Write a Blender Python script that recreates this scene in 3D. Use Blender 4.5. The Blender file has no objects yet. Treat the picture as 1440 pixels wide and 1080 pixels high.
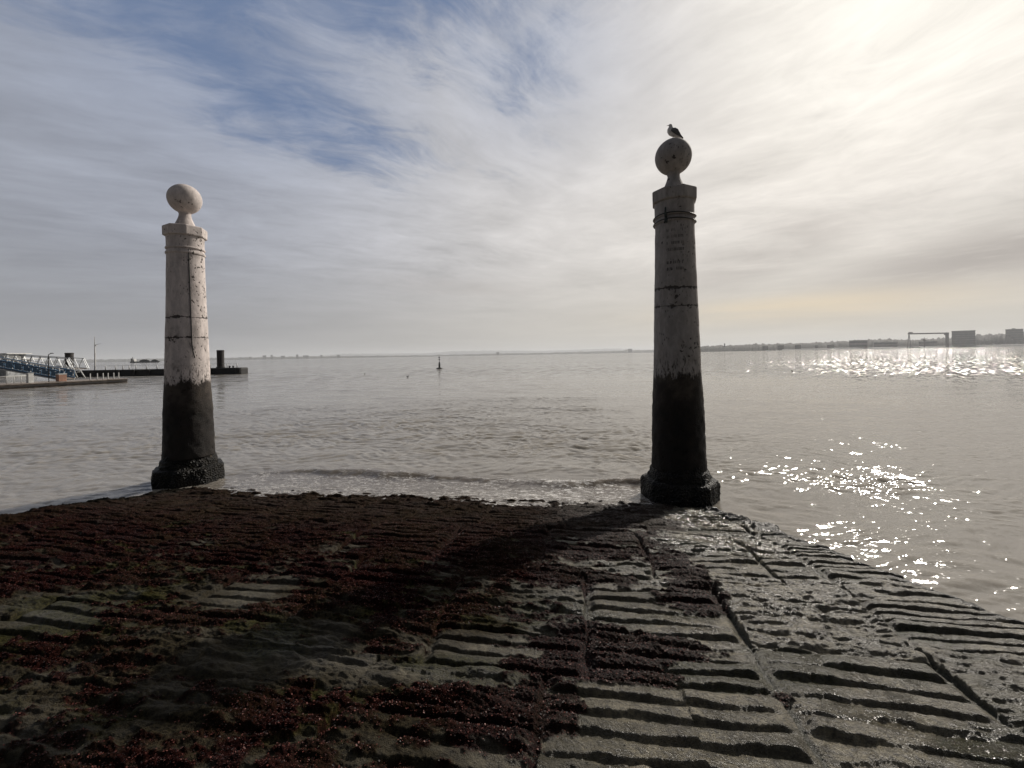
import bpy, bmesh, math, random
import numpy as np
from mathutils import Vector, Matrix, noise as mn

random.seed(7)
rng = np.random.default_rng(7)
S = bpy.context.scene
C = S.collection
R = math.radians

# ------------------------------------------------------------------ frame of the place
# camera stands at the origin, eye 2.15 m above the river, looking along +Y.
F = 600.0
ROLL = 0.0179
SEA = -2.20
ES = np.array([.988, -.157])      # along the line of the two columns (to the right)
ET = np.array([-.157, -.988])     # from the columns up the ramp towards the viewer
P0 = np.array([2.51, 6.5])        # the right column


def st2xy(s, t):
    return P0[0] + s * ES[0] + t * ET[0], P0[1] + s * ES[1] + t * ET[1]


def at(px, py, Y):
    """point at distance Y that was measured at this place of the survey photo"""
    dx, dy = px - 720, py - 499.2
    return Vector(((dx - dy * ROLL) / F * Y, Y, -(dy + dx * ROLL) / F * Y))


def smooth(a, b, x):
    x = np.clip((x - a) / (b - a), 0, 1)
    return x * x * (3 - 2 * x)


# ------------------------------------------------------------------ numpy noise
_perm = rng.permutation(512)
_ang = rng.random(512) * 2 * np.pi
_gx, _gy = np.cos(_ang), np.sin(_ang)


def gnoise(x, y, seed=0):
    xi = np.floor(x).astype(np.int64); yi = np.floor(y).astype(np.int64)
    fx = x - xi; fy = y - yi

    def g(ix, iy, dx, dy):
        h = _perm[(_perm[(ix + seed * 37) & 511] + iy) & 511]
        return _gx[h] * dx + _gy[h] * dy
    u = fx * fx * fx * (fx * (fx * 6 - 15) + 10)
    v = fy * fy * fy * (fy * (fy * 6 - 15) + 10)
    a = g(xi, yi, fx, fy); b = g(xi + 1, yi, fx - 1, fy)
    c = g(xi, yi + 1, fx, fy - 1); d = g(xi + 1, yi + 1, fx - 1, fy - 1)
    return (a + (b - a) * u + ((c + (d - c) * u) - (a + (b - a) * u)) * v) * 1.5


def fbm(x, y, oct=4, seed=0, gain=.5):
    r = 0; a = 1
    for o in range(oct):
        r = r + a * gnoise(x, y, seed + o * 5)
        x = x * 2.03 + 11.3; y = y * 2.03 - 7.7; a *= gain
    return r


# ------------------------------------------------------------------ object helpers
def tag(o, label=None, cat=None, group=None, kind=None):
    if label: o['label'] = label
    if cat: o['category'] = cat
    if group: o['group'] = group
    if kind: o['kind'] = kind
    return o


def empty(name, loc, rz=0, **k):
    o = bpy.data.objects.new(name, None)
    C.objects.link(o)
    o.location = loc; o.rotation_euler = (0, 0, rz)
    return tag(o, **k)


def grid_mesh(name, X, Y, Z, mat, attrs=None, smooth_=True):
    n, m = X.shape
    me = bpy.data.meshes.new(name)
    me.vertices.add(n * m)
    me.vertices.foreach_set('co', np.stack([X, Y, Z], -1).astype(np.float32).ravel())
    i = np.arange((n - 1) * (m - 1)); r = i // (m - 1); c = i % (m - 1)
    v0 = r * m + c
    q = np.stack([v0, v0 + 1, v0 + m + 1, v0 + m], -1).astype(np.int32)
    me.loops.add(q.size); me.loops.foreach_set('vertex_index', q.ravel())
    me.polygons.add(len(q))
    me.polygons.foreach_set('loop_start', np.arange(0, q.size, 4, dtype=np.int32))
    me.polygons.foreach_set('loop_total', np.full(len(q), 4, np.int32))
    me.polygons.foreach_set('use_smooth', np.full(len(q), smooth_))
    for k, a in (attrs or {}).items():
        at_ = me.attributes.new(k, 'FLOAT', 'POINT')
        at_.data.foreach_set('value', np.asarray(a, np.float32).ravel())
    me.update(calc_edges=True)
    me.materials.append(mat)
    o = bpy.data.objects.new(name, me); C.objects.link(o)
    return o


class MB:
    def __init__(self): self.bm = bmesh.new()

    def box(self, a, b, rot=None, org=None):
        a = Vector(a); b = Vector(b)
        r = bmesh.ops.create_cube(self.bm, size=1)
        M = Matrix.Translation((a + b) / 2) @ Matrix.Diagonal((*(b - a), 1))
        if rot is not None:
            o_ = Vector(org or (0, 0, 0))
            M = Matrix.Translation(o_) @ rot.to_4x4() @ Matrix.Translation(-o_) @ M
        bmesh.ops.transform(self.bm, matrix=M, verts=r['verts'])
        return self

    def bar(self, a, b, w, h=None, n=0):
        """square bar (or round tube when n > 2) from a to b"""
        a = Vector(a); b = Vector(b); d = b - a
        q = d.to_track_quat('Z', 'X' if abs(d.normalized().z) > .98 else 'Y')
        if n: r = bmesh.ops.create_cone(self.bm, cap_ends=True, segments=n, radius1=w / 2, radius2=(h or w) / 2, depth=d.length)
        else:
            r = bmesh.ops.create_cube(self.bm, size=1)
            bmesh.ops.transform(self.bm, matrix=Matrix.Diagonal((w, h or w, d.length, 1)), verts=r['verts'])
        bmesh.ops.transform(self.bm, matrix=Matrix.Translation((a + b) / 2) @ q.to_matrix().to_4x4(), verts=r['verts'])
        return self

    def lathe(self, prof, n=48, rot=0.0, cap=True, center=(0, 0)):
        rings = []
        for r, z in prof:
            rings.append([self.bm.verts.new((center[0] + r * math.cos(rot + 2 * PI * k / n), center[1] + r * math.sin(rot + 2 * PI * k / n), z)) for k in range(n)])
        for a, b in zip(rings, rings[1:]):
            for k in range(n):
                self.bm.faces.new((a[k], a[(k + 1) % n], b[(k + 1) % n], b[k]))
        if cap:
            self.bm.faces.new(rings[0][::-1]); self.bm.faces.new(rings[-1])
        return self

    def tube(self, pts, r, n=8, closed=False):
        pts = [Vector(p) for p in pts]; rings = []
        for i, p in enumerate(pts):
            if closed: d = pts[(i + 1) % len(pts)] - pts[i - 1]
            else: d = pts[min(i + 1, len(pts) - 1)] - pts[max(i - 1, 0)]
            q = d.to_track_quat('Z', 'X')
            rings.append([self.bm.verts.new(p + q @ Vector((r * math.cos(2 * PI * k / n), r * math.sin(2 * PI * k / n), 0))) for k in range(n)])
        pr = list(zip(rings, rings[1:])) + ([(rings[-1], rings[0])] if closed else [])
        for a, b in pr:
            for k in range(n): self.bm.faces.new((a[k], a[(k + 1) % n], b[(k + 1) % n], b[k]))
        if not closed:
            self.bm.faces.new(rings[0][::-1]); self.bm.faces.new(rings[-1])
        return self

    def build(self, name, mat, parent=None, smooth_=False, bevel=0):
        me = bpy.data.meshes.new(name)
        bmesh.ops.recalc_face_normals(self.bm, faces=self.bm.faces[:])
        if smooth_ is not False:
            for f in self.bm.faces: f.smooth = True
        self.bm.to_mesh(me); self.bm.free()
        me.materials.append(mat)
        o = bpy.data.objects.new(name, me); C.objects.link(o)
        if parent is not None: o.parent = parent
        if smooth_ not in (False, True):
            try:
                me.set_sharp_from_angle(angle=R(smooth_))
            except Exception: pass
        if bevel:
            b = o.modifiers.new('bevel', 'BEVEL'); b.width = bevel; b.segments = 2; b.limit_method = 'ANGLE'
        return o


PI = math.pi

# ------------------------------------------------------------------ material helpers
class NT:
    def __init__(self, name, world=False):
        if world:
            self.m = bpy.data.worlds.new(name)
        else:
            self.m = bpy.data.materials.new(name)
        self.m.use_nodes = True
        self.t = self.m.node_tree
        self.t.nodes.clear()

    def n(self, typ, **k):
        nd = self.t.nodes.new(typ)
        ins = k.pop('ins', {})
        for a, b in k.items(): setattr(nd, a, b)
        for a, b in ins.items(): self.put(nd.inputs[a], b)
        return nd

    def put(self, sock, v):
        if isinstance(v, bpy.types.NodeSocket): self.t.links.new(v, sock)
        elif v is not None:
            if hasattr(sock.default_value, '__len__') and not hasattr(v, '__len__'): v = (v,) * len(sock.default_value)
            if hasattr(sock.default_value, '__len__') and len(sock.default_value) == 4 and len(v) == 3: v = (*v, 1)
            sock.default_value = v

    def math(self, op, a, b=0.0, c=None, clamp=False):
        nd = self.t.nodes.new('ShaderNodeMath'); nd.operation = op; nd.use_clamp = clamp
        self.put(nd.inputs[0], a); self.put(nd.inputs[1], b)
        if c is not None: self.put(nd.inputs[2], c)
        return nd.outputs[0]

    def vmath(self, op, a, b=None, scale=None):
        nd = self.t.nodes.new('ShaderNodeVectorMath'); nd.operation = op
        self.put(nd.inputs[0], a)
        if b is not None: self.put(nd.inputs[1], b)
        if scale is not None: self.put(nd.inputs['Scale'], scale)
        return nd.outputs['Value' if op in ('DOT_PRODUCT', 'LENGTH', 'DISTANCE') else 'Vector']

    def mix(self, f, a, b, blend='MIX'):
        nd = self.t.nodes.new('ShaderNodeMix'); nd.data_type = 'RGBA'; nd.blend_type = blend
        self.put(nd.inputs[0], f); self.put(nd.inputs[6], a); self.put(nd.inputs[7], b)
        return nd.outputs[2]

    def ramp(self, x, a, b, c=0.0, d=1.0, kind='SMOOTHSTEP'):
        nd = self.t.nodes.new('ShaderNodeMapRange'); nd.interpolation_type = kind; nd.clamp = True if kind == 'LINEAR' else nd.clamp
        for i, v in enumerate((x, a, b, c, d)): self.put(nd.inputs[i], v)
        return nd.outputs[0]

    def noise(self, vec, scale, detail=4, rough=.55, dist=0.0, col=False):
        nd = self.t.nodes.new('ShaderNodeTexNoise')
        self.put(nd.inputs['Vector'], vec)
        nd.inputs['Scale'].default_value = scale; nd.inputs['Detail'].default_value = detail
        nd.inputs['Roughness'].default_value = rough; nd.inputs['Distortion'].default_value = dist
        return nd.outputs['Color' if col else 'Fac']

    def voro(self, vec, scale, feature='F1', out='Distance'):
        nd = self.t.nodes.new('ShaderNodeTexVoronoi'); nd.feature = feature
        self.put(nd.inputs['Vector'], vec); nd.inputs['Scale'].default_value = scale
        return nd.outputs[out]

    def mapping(self, vec, scale=(1, 1, 1), rot=(0, 0, 0), loc=(0, 0, 0)):
        if any(rot):      # turn first, then stretch: the long axis of the pattern lies at angle rot
            n0 = self.t.nodes.new('ShaderNodeMapping'); self.put(n0.inputs[0], vec)
            n0.inputs['Rotation'].default_value = tuple(-a for a in rot)
            vec = n0.outputs[0]; rot = (0, 0, 0)
        nd = self.t.nodes.new('ShaderNodeMapping'); self.put(nd.inputs[0], vec)
        nd.inputs['Scale'].default_value = scale; nd.inputs['Rotation'].default_value = rot; nd.inputs['Location'].default_value = loc
        return nd.outputs[0]

    def obj(self): return self.t.nodes.new('ShaderNodeTexCoord').outputs['Object']

    def pos(self): return self.t.nodes.new('ShaderNodeNewGeometry').outputs['Position']

    def attr(self, name):
        nd = self.t.nodes.new('ShaderNodeAttribute'); nd.attribute_name = name
        return nd.outputs['Fac']

    def bump(self, h, strength, dist, normal=None):
        nd = self.t.nodes.new('ShaderNodeBump')
        nd.inputs['Strength'].default_value = strength; nd.inputs['Distance'].default_value = dist
        self.put(nd.inputs['Height'], h)
        if normal is not None: self.put(nd.inputs['Normal'], normal)
        return nd.outputs[0]

    def bsdf(self, **k):
        nd = self.t.nodes.new('ShaderNodeBsdfPrincipled')
        for a, b in k.items(): self.put(nd.inputs[a.replace('_', ' ')], b)
        out = self.t.nodes.new('ShaderNodeOutputMaterial')
        self.t.links.new(nd.outputs[0], out.inputs['Surface'])
        return self.m


def simple(name, col, rough=.6, metal=0.0, var=.25, scale=3.0, bump=.1, dark=None):
    m = NT(name)
    o = m.obj()
    n1 = m.noise(o, scale, 5, .6)
    c2 = dark or tuple(c * (1 - var * 2) for c in col)
    c = m.mix(m.ramp(n1, .35, .7), c2, col)
    return m.bsdf(Base_Color=c, Roughness=rough, Metallic=metal, Normal=m.bump(n1, bump, .02))


# ------------------------------------------------------------------ camera
cam_d = bpy.data.cameras.new('camera')
cam = bpy.data.objects.new('camera', cam_d); C.objects.link(cam)
cam_d.sensor_width = 36; cam_d.lens = F / 1440 * 36
cam_d.shift_y = -(540 - 499.2) / 1440
cam_d.clip_start = .05; cam_d.clip_end = 90000
cam.matrix_world = Matrix.Rotation(R(90), 4, 'X') @ Matrix.Rotation(-ROLL, 4, 'Z')
S.camera = cam

# ------------------------------------------------------------------ sun and sky
SUN_AZ, SUN_EL = R(43.0), R(33.5)          # azimuth to the right of +Y
sd = Vector((math.sin(SUN_AZ) * math.cos(SUN_EL), math.cos(SUN_AZ) * math.cos(SUN_EL), math.sin(SUN_EL)))
sun_d = bpy.data.lights.new('sun', 'SUN'); sun_d.energy = 3.6; sun_d.angle = R(0.9); sun_d.color = (1, .93, .84)
sun = bpy.data.objects.new('sun', sun_d); C.objects.link(sun)
sun.rotation_euler = sd.to_track_quat('Z', 'Y').to_euler()
sun.location = (0, 0, 50)

w = NT('World', world=True); S.world = w.m
tc = w.n('ShaderNodeTexCoord').outputs['Generated']
sky = w.n('ShaderNodeTexSky', sky_type='NISHITA', sun_disc=False, sun_elevation=SUN_EL, sun_rotation=SUN_AZ, air_density=1.0, dust_density=1.0, ozone_density=1.5)
sep = w.n('ShaderNodeSeparateXYZ', ins={0: tc})
x_, y_, z_ = sep.outputs
el = w.math('ARCSINE', w.math('MINIMUM', w.math('MAXIMUM', z_, -1), 1))
az = w.math('ARCTAN2', x_, y_)
# cloud deck: direction projected onto a flat layer high above
zz = w.math('ADD', w.math('MAXIMUM', z_, 0.0), 0.10)
cx = w.math('DIVIDE', x_, zz); cy = w.math('DIVIDE', y_, zz)
deck = w.n('ShaderNodeCombineXYZ', ins={0: cx, 1: cy}).outputs[0]
warp = w.noise(deck, .55, 4, .5, col=True)
deckw = w.vmath('ADD', deck, w.vmath('SCALE', w.vmath('SUBTRACT', warp, (.5, .5, .5)), scale=.9))
rside = w.ramp(az, R(-8), R(32))


def two(scale_l, scale_r, ang_l, ang_r, sc, det, rough, dist=0.0):
    l_ = w.noise(w.mapping(deckw, scale=scale_l, rot=(0, 0, R(ang_l))), sc, det, rough, dist)
    r_ = w.noise(w.mapping(deckw, scale=scale_r, rot=(0, 0, R(ang_r))), sc, det, rough, dist)
    nd = w.n('ShaderNodeMix', data_type='FLOAT'); w.put(nd.inputs[0], rside); w.put(nd.inputs[2], l_); w.put(nd.inputs[3], r_)
    return nd.outputs[0]


streak = two((.62, 1.2, 1), (.75, 1.1, 1), 33, -42, 2.0, 10, .64, .25)
puff = w.noise(w.mapping(deckw, scale=(.8, 1.0, 1), rot=(0, 0, R(-12))), 1.5, 9, .60, .3)
wisp = two((.42, 1.4, 1), (.55, 1.25, 1), 38, -48, 3.0, 10, .68, .5)


def blob(a0, e0, sa, se, tilt=0.0):
    """soft patch of the sky around azimuth a0 and elevation e0 (degrees)"""
    da = w.math('SUBTRACT', az, R(a0)); de = w.math('SUBTRACT', el, R(e0))
    if tilt:
        c_, s_ = math.cos(R(tilt)), math.sin(R(tilt))
        da2 = w.math('ADD', w.math('MULTIPLY', da, c_), w.math('MULTIPLY', de, s_))
        de2 = w.math('SUBTRACT', w.math('MULTIPLY', de, c_), w.math('MULTIPLY', da, s_))
        da, de = da2, de2
    q = w.math('ADD', w.math('POWER', w.math('DIVIDE', da, R(sa)), 2), w.math('POWER', w.math('DIVIDE', de, R(se)), 2))
    return w.math('EXPONENT', w.math('MULTIPLY', q, -1))


def lc(r, g, b, k=1.0):
    f = lambda v: ((v / 255 + .055) / 1.055) ** 2.4 if v > 10 else v / 255 / 12.92
    return tuple(f(v) * 10 * k for v in (r, g, b))


# brightness of the cloud veil grows towards the sun
cosang = w.vmath('DOT_PRODUCT', tc, tuple(sd))
ang = w.math('ARCCOSINE', w.math('MINIMUM', w.math('MAXIMUM', cosang, -1), 1))
veil = w.mix(w.ramp(ang, R(12), R(88)), lc(228, 222, 214), lc(150, 154, 165))
veil = w.mix(w.ramp(ang, R(0), R(21), 1, 0), veil, lc(255, 250, 240))
veil = w.mix(w.math('MULTIPLY', w.math('MAXIMUM', blob(-34, 33, 32, 15), w.math('MULTIPLY', blob(2, 36, 20, 14), .8)), .8), veil, lc(138, 150, 174))
veil = w.mix(w.ramp(ang, R(60), R(100), 0, .6), veil, lc(136, 139, 146))
# lower sky: slightly darker, flatter
low = w.ramp(el, R(0), R(15), 1, 0)
lowcol = w.mix(w.ramp(az, R(-55), R(25)), lc(138, 139, 142), lc(190, 184, 172))
veil = w.mix(w.math('MULTIPLY', low, .8), veil, lowcol)
# thin/thick variation of the veil
tone = w.math('ADD', w.math('MULTIPLY', streak, .55), w.math('MULTIPLY', puff, .68))
fine_t = two((.6, 1.3, 1), (.7, 1.2, 1), 26, -38, 6.0, 9, .7, .6)
tone = w.math('ADD', tone, w.math('MULTIPLY', w.math('SUBTRACT', wisp, .5), .45))
tone = w.math('ADD', tone, w.math('MULTIPLY', w.math('SUBTRACT', fine_t, .5), .38))
toneA = w.ramp(tone, .40, .84, .78, 1.14, 'LINEAR')
bandn = w.noise(w.n('ShaderNodeCombineXYZ', ins={0: w.math('MULTIPLY', az, 1.2), 1: w.math('MULTIPLY', el, 14.0)}).outputs[0], 1.6, 6, .55, .5)
toneB = w.ramp(bandn, .32, .7, .88, 1.07, 'LINEAR')
tonec = w.math('ADD', w.math('MULTIPLY', toneA, w.math('SUBTRACT', 1, low)), w.math('MULTIPLY', toneB, low))
veil = w.vmath('SCALE', veil, scale=tonec)
# grey cloud banks
bank = w.math('MAXIMUM', blob(49, 8.2, 13, 2.6, 6), w.math('MULTIPLY', blob(31, 11.0, 11, 3.0, 16), .7))
bank = w.math('MAXIMUM', bank, w.math('MULTIPLY', blob(-6, 9.0, 10, 1.1, -4), .35))
bank = w.math('MULTIPLY', bank, w.ramp(w.math('ADD', w.math('MULTIPLY', streak, .6), w.math('MULTIPLY', bandn, .5)), .36, .62))
veil = w.mix(w.math('MULTIPLY', bank, .85), veil, lc(160, 153, 148))
# warm gap above the far shore
warm = w.math('MULTIPLY', blob(34, 4.6, 13, 1.5), w.ramp(bandn, .3, .6, .5, 1))
veil = w.mix(w.math('MULTIPLY', warm, .62), veil, lc(226, 204, 166))
# holes with blue
hole = w.math('MAXIMUM', blob(-44, 36, 26, 9), blob(-15, 42, 28, 11))
hole = w.math('MAXIMUM', hole, blob(-29, 28, 20, 6.5, -12))
hole = w.math('MAXIMUM', hole, w.math('MULTIPLY', blob(4, 36, 14, 12, 20), .62))
hole = w.math('MAXIMUM', hole, w.math('MULTIPLY', blob(2, 26, 8, 5, 10), .5))
fil = w.math('ADD', w.math('MULTIPLY', wisp, .5), w.math('MULTIPLY', streak, .6))
gap = w.math('SUBTRACT', w.math('MULTIPLY', hole, 1.45), w.math('MULTIPLY', w.math('SUBTRACT', fil, .42), 3.4))
fine_w = two((.5, 1.5, 1), (.6, 1.4, 1), 30, -45, 7.0, 9, .7, .7)
gap = w.math('SUBTRACT', gap, w.math('MULTIPLY', w.math('SUBTRACT', fine_w, .5), 1.6))
gapf = w.math('MULTIPLY', w.ramp(gap, .05, 1.25), w.math('MULTIPLY', w.ramp(hole, .02, .42), .98))
blue = w.mix(.88, sky.outputs[0], lc(97, 115, 146))
final = w.mix(gapf, veil, blue)
# the half of the sky away from the sun: thin cloud over deeper blue
back = w.math('MAXIMUM', w.ramp(w.math('ABSOLUTE', az), R(68), R(115)), w.ramp(el, R(48), R(70)))
final = w.mix(w.math('MULTIPLY', back, .93), final, lc(70, 74, 82))
# below the horizon
final = w.mix(w.ramp(z_, -.02, 0.0, 1, 0), final, lc(120, 116, 110))
bg = w.n('ShaderNodeBackground', ins={'Color': final, 'Strength': .10})
wo = w.n('ShaderNodeOutputWorld'); w.t.links.new(bg.outputs[0], wo.inputs[0])

S.view_settings.view_transform = 'Standard'
S.view_settings.look = 'None'
S.view_settings.gamma = 1; S.view_settings.exposure = 0.2
S.render.engine = 'CYCLES'
S.cycles.use_denoising = True
S.cycles.max_bounces = 6
S.cycles.sample_clamp_indirect = 6
S.cycles.volume_bounces = 1

# ------------------------------------------------------------------ the ramp
EDGE_T = np.array([-3, -.5, .30, .63, 1.28, 2.24, 2.79, 3.27, 3.56, 3.75, 4.3, 5, 6, 14])
EDGE_S = np.array([.62, .60, .42, .40, .58, .68, .80, .95, 1.12, 1.26, 1.62, 2.0, 2.4, 3.0])
COLB = np.array([-14.2, -12.4, -10.6, -8.6, -7.65, -6.7, -5.85, -5.08, -4.1, -3.28, -2.35, -1.45, -.55, .36, 1.26, 2.2, 3.2])
rc = random.Random(12)
BLK = []
for c in range(len(COLB) + 1):
    t = -1.6 - rc.random() * .4; L = []
    while t < 14:
        d = rc.choice([.36, .48, .48, .6, .72])
        L.append([t, t + d, rc.random(), rc.random()])
        t += d
    BLK.append(L)


def setblocks(col, arr):
    """stones surveyed one by one: (t0, t1, kind) with kind 1 = ribbed, 0 = worn slab"""
    L = [b for b in BLK[col] if b[1] <= arr[0][0] + .1]
    if L: L[-1][1] = arr[0][0]
    for a, b, k in arr: L.append([a, b, (.9, .1, .2)[k], .6 if (a, b) in ((2.55, 3.15), (3.6, 4.12)) else .5])
    rest = [b for b in BLK[col] if b[0] >= arr[-1][1] - .15]
    if rest: rest[0][0] = L[-1][1]
    BLK[col] = L + rest


ci = lambda s: int(np.searchsorted(COLB, s))
setblocks(ci(0), [(1.15, 1.9, 0), (1.9, 2.3, 2), (2.3, 2.95, 0), (2.95, 3.3, 1), (3.3, 4.25, 0), (4.25, 4.64, 1), (4.64, 5.12, 2), (5.12, 6.0, 2)])
setblocks(ci(-1), [(1.4, 2.1, 0), (2.1, 2.6, 2), (2.6, 3.1, 2), (3.1, 3.47, 0), (3.47, 3.8, 2), (3.8, 4.2, 1), (4.2, 4.64, 2), (4.64, 5.12, 1), (5.12, 5.7, 0)])
setblocks(ci(.8), [(1.5, 2.0, 0), (2.0, 2.55, 2), (2.55, 3.15, 1), (3.15, 3.6, 2), (3.6, 4.12, 1), (4.12, 4.62, 0), (4.62, 5.2, 2)])
setblocks(ci(-2), [(3.5, 4.28, 0), (4.28, 4.64, 1), (4.64, 5.0, 0), (5.0, 5.5, 2)])
setblocks(ci(-3), [(3.3, 3.95, 2), (3.95, 4.5, 0), (4.5, 5.0, 0), (5.0, 5.5, 0)])
setblocks(ci(-3.8), [(3.85, 4.45, 1), (4.45, 5.05, 0), (5.05, 5.6, 0)])
setblocks(ci(-4.8), [(3.6, 4.4, 0), (4.4, 4.9, 1), (4.9, 5.3, 0)])


def base_z(t):
    z = -2.30 + .187 * t - .127 * np.log1p(np.exp((t - 3) * 3.0)) / 3.0
    return z


# patches of seaweed / bare stone surveyed on the ramp: s, t, half width, half length, weight
PATCH = [(-4.85, 4.62, .42, .27, -1.5), (-3.8, 4.15, .26, .30, -1.3), (-3.1, 4.66, .55, .2, -1.1), (-2.1, 4.46, .34, .2, -1.3),
         (-2.25, 4.74, .6, .10, -1.5), (-1.0, 4.95, .65, .30, -1.6), (-1.35, 4.62, .35, .08, 1.2), (-1.25, 4.42, .42, .17, 1.6), (-.75, 4.1, .3, .14, -.9),
         (-1.2, 4.05, .35, .12, -.9), (-.66, 3.55, .20, .4, 1.3), (-1.75, 4.9, .32, .3, 1.0), (-2.7, 5.1, .8, .22, .6), (-.75, 3.0, .3, .22, -.6), (-.35, 2.6, .32, .4, -1.3),
         (-.2, 1.75, .2, .45, -.9), (-.5, 2.05, .45, .12, .9), (-1.0, 2.9, .5, .35, .9), (-3.3, 5.15, .45, .2, -.7), (-4.2, 5.4, .6, .15, -.9), (-2.9, 4.95, .35, .15, -.5), (-1.1, 3.35, .5, .18, -.35),
         (.1, 3.9, .6, .5, -1.2), (.0, 2.9, .5, .1, .8), (-.55, 4.62, .12, .1, .7)]


def ramp_fields(s, t):
    wz = gnoise(s * .9, t * .9, 3); wy = gnoise(s * 1.1, t * 1.1, 9)
    sw = s + .035 * wz + .012 * gnoise(s * 6, t * 6, 4) - .04 * (t - 4.5) * smooth(3.6, 1.0, t)
    tj = t + .015 * gnoise(s * 4, t * 2, 44)
    sw = sw + np.where(s < 0, .36 * smooth(3.47, 3.45, tj) - .20 * smooth(2.31, 2.29, tj) + .22 * smooth(4.64, 4.66, tj) * (s < -1.0), 0)
    tw = t + .03 * wy + .008 * gnoise(s * 5, t * 7, 14)
    z = base_z(t) + .03 * fbm(s * .45, t * .6, 2, 21) * smooth(0, 2, t)
    col = np.searchsorted(COLB, sw)
    h = np.zeros_like(s); joint = np.zeros_like(s); top = np.zeros_like(s); tint = np.zeros_like(s)
    for c in np.unique(col):
        m = col == c
        L = BLK[c]
        tb = np.array([b[0] for b in L]); kk = np.array([b[2] for b in L]); rr = np.array([b[3] for b in L]); te = np.array([b[1] for b in L])
        tt = tw[m]; ss = sw[m]
        bi = np.clip(np.searchsorted(tb, tt) - 1, 0, len(L) - 1)
        t0 = tb[bi]; t1 = te[bi]; kind = kk[bi]; rnd = rr[bi]
        s0 = COLB[c - 1] if c > 0 else -16.; s1 = COLB[c] if c < len(COLB) else 5.
        ds = np.minimum(ss - s0, s1 - ss); dt = np.minimum(tt - t0, t1 - tt)
        nb = np.maximum(np.round((t1 - t0) / (.122 - .035 * ((rnd > .55) & (rnd < .8)))), 2)
        ph = (tt - t0) / (t1 - t0) * nb + .05 * gnoise(ss * 2.3, tt * .7, 17) + (.30 * smooth(4.3, 3.4, tt) + .12 * smooth(-1.4, -2, ss)) * fbm(ss * 2.6, tt * 3, 3, 19)
        bid = np.floor(ph); f = ph - bid
        wear = gnoise(ss * 1.3 + bid * 3.1, tt * .6 + c, 6)
        er = .91 + .09 * gnoise(ss * 4.5, bid * 7.7 + c * 3.3, 8) + .05 * gnoise(ss * 17, bid * 3.7 + c, 18) + .03 * gnoise(ss * 45, bid * 5.1 + c, 28)
        prof = smooth(-.02, .34, f) * (1 - smooth(er - .14, er + .015, f))
        prof = prof * (.86 + .14 * np.sin(np.clip(f / .9, 0, 1) * np.pi))
        amp = .029 * np.clip(.95 + .75 * wear + .22 * gnoise(ss * 7, bid * 3 + tt, 2), .15, 1.35)
        endr = smooth(.015, .07, ds)
        ribbed = prof * amp * endr - .004
        worn = .018 + .024 * fbm(ss * 2.2, tt * 6.0, 5, 31) - .022 * np.abs(fbm(ss * 3.1, tt * 9, 4, 37)) + .006 * rnd
        rowp = (tt - t0) / .105 + .35 * fbm(ss * 1.7, tt * 2.0, 3, 33)
        rowf = rowp - np.floor(rowp)
        worn = worn + (smooth(0, .4, rowf) * (1 - smooth(.75, .98, rowf)) - .5) * .013 * (1 + 1.2 * gnoise(ss * 1.6, np.floor(rowp) * 3.3 + c, 35)) + .016 * np.sin(np.clip(dt / np.maximum(t1 - t0, .1), 0, .5) * np.pi)
        wornw = smooth(.56, .62, kind)
        wornw = np.maximum(wornw, smooth(.10, .42, gnoise(ss * 1.5, tt * 2.2, 41)) * .85 * (np.abs(kind - .1) > 1e-6))
        hh = ribbed * (1 - wornw) + worn * wornw
        jm = 1 - smooth(.004, .020, np.minimum(ds, dt + .012 + .03 * (kind < .56)))
        jk = np.clip(smooth(-2.0, -1.2, ss) * smooth(1.2, 3.2, tt + .8 * (ss > -.3)) + .2 + .7 * gnoise(ss * 1.1, tt * 1.6, 23), 0.05, 1)
        hh = hh * (1 - .8 * jm * jk) - .014 * jm * jk
        jm = jm * np.clip(smooth(-2.0, -1.2, ss) * smooth(1.2, 3.2, tt + .8 * (ss > -.3)) + .25 + .9 * gnoise(ss * 1.1, tt * 1.6, 23), 0.05, 1)
        h[m] = hh; joint[m] = jm; top[m] = np.clip(hh / .03, 0, 1); tint[m] = rnd
    # seaweed cover
    D = .62 + (.40 * smooth(4.0, 3.0, t) + .22) * smooth(-1.2, -2.2, s) - 1.0 * smooth(-.75 - .25 * (t - 2.5) * (t < 2.5) * 0, -.25, s - .12 * (3.2 - t) * (t < 3.2))
    D = D + .9 * smooth(3.0, 1.6, t) * smooth(-.1, -.9, s) - .20 * smooth(3.6, 4.8, t)
    for ps, pt, a, b, wgt in PATCH:
        if wgt < 0 and ps < -1.5: a = a * .85; b = b * .85
        D = D + wgt * np.exp(-(((s - ps) / a) ** 2 + ((t - pt) / b) ** 2))
    nz = fbm(s * 1.5, t * 3.0, 4, 51) * .75 + (.38 + .22 * smooth(-1.2, -2.2, s)) * fbm(s * 9, t * 16, 3, 55)
    soft = .20 * smooth(-1.1, -2.0, s)
    weed = smooth(.42 - soft, .60 + soft * .3, D + nz - .22 * top + .2 * joint)
    weed = weed * smooth(.15, .5, t + .3 * gnoise(s * 3, t * 3, 61) + .3)
    green = smooth(.0, .45, fbm(s * 1.2, t * 2.1, 3, 71) + .35 * joint + .25 * weed * (1 - weed) * 4 - .1 * top + .12 * smooth(-1, -4, s))
    lump = fbm(s * 14, t * 18, 3, 81)
    h = h + weed * (.010 + .006 * lump + .006 * gnoise(s * 38, t * 46, 83) + .006 * gnoise(s * 85, t * 95, 85))
    h = h * (1 - .10 * weed * (t < 3.2) * smooth(3.2, 2.0, t))
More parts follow.
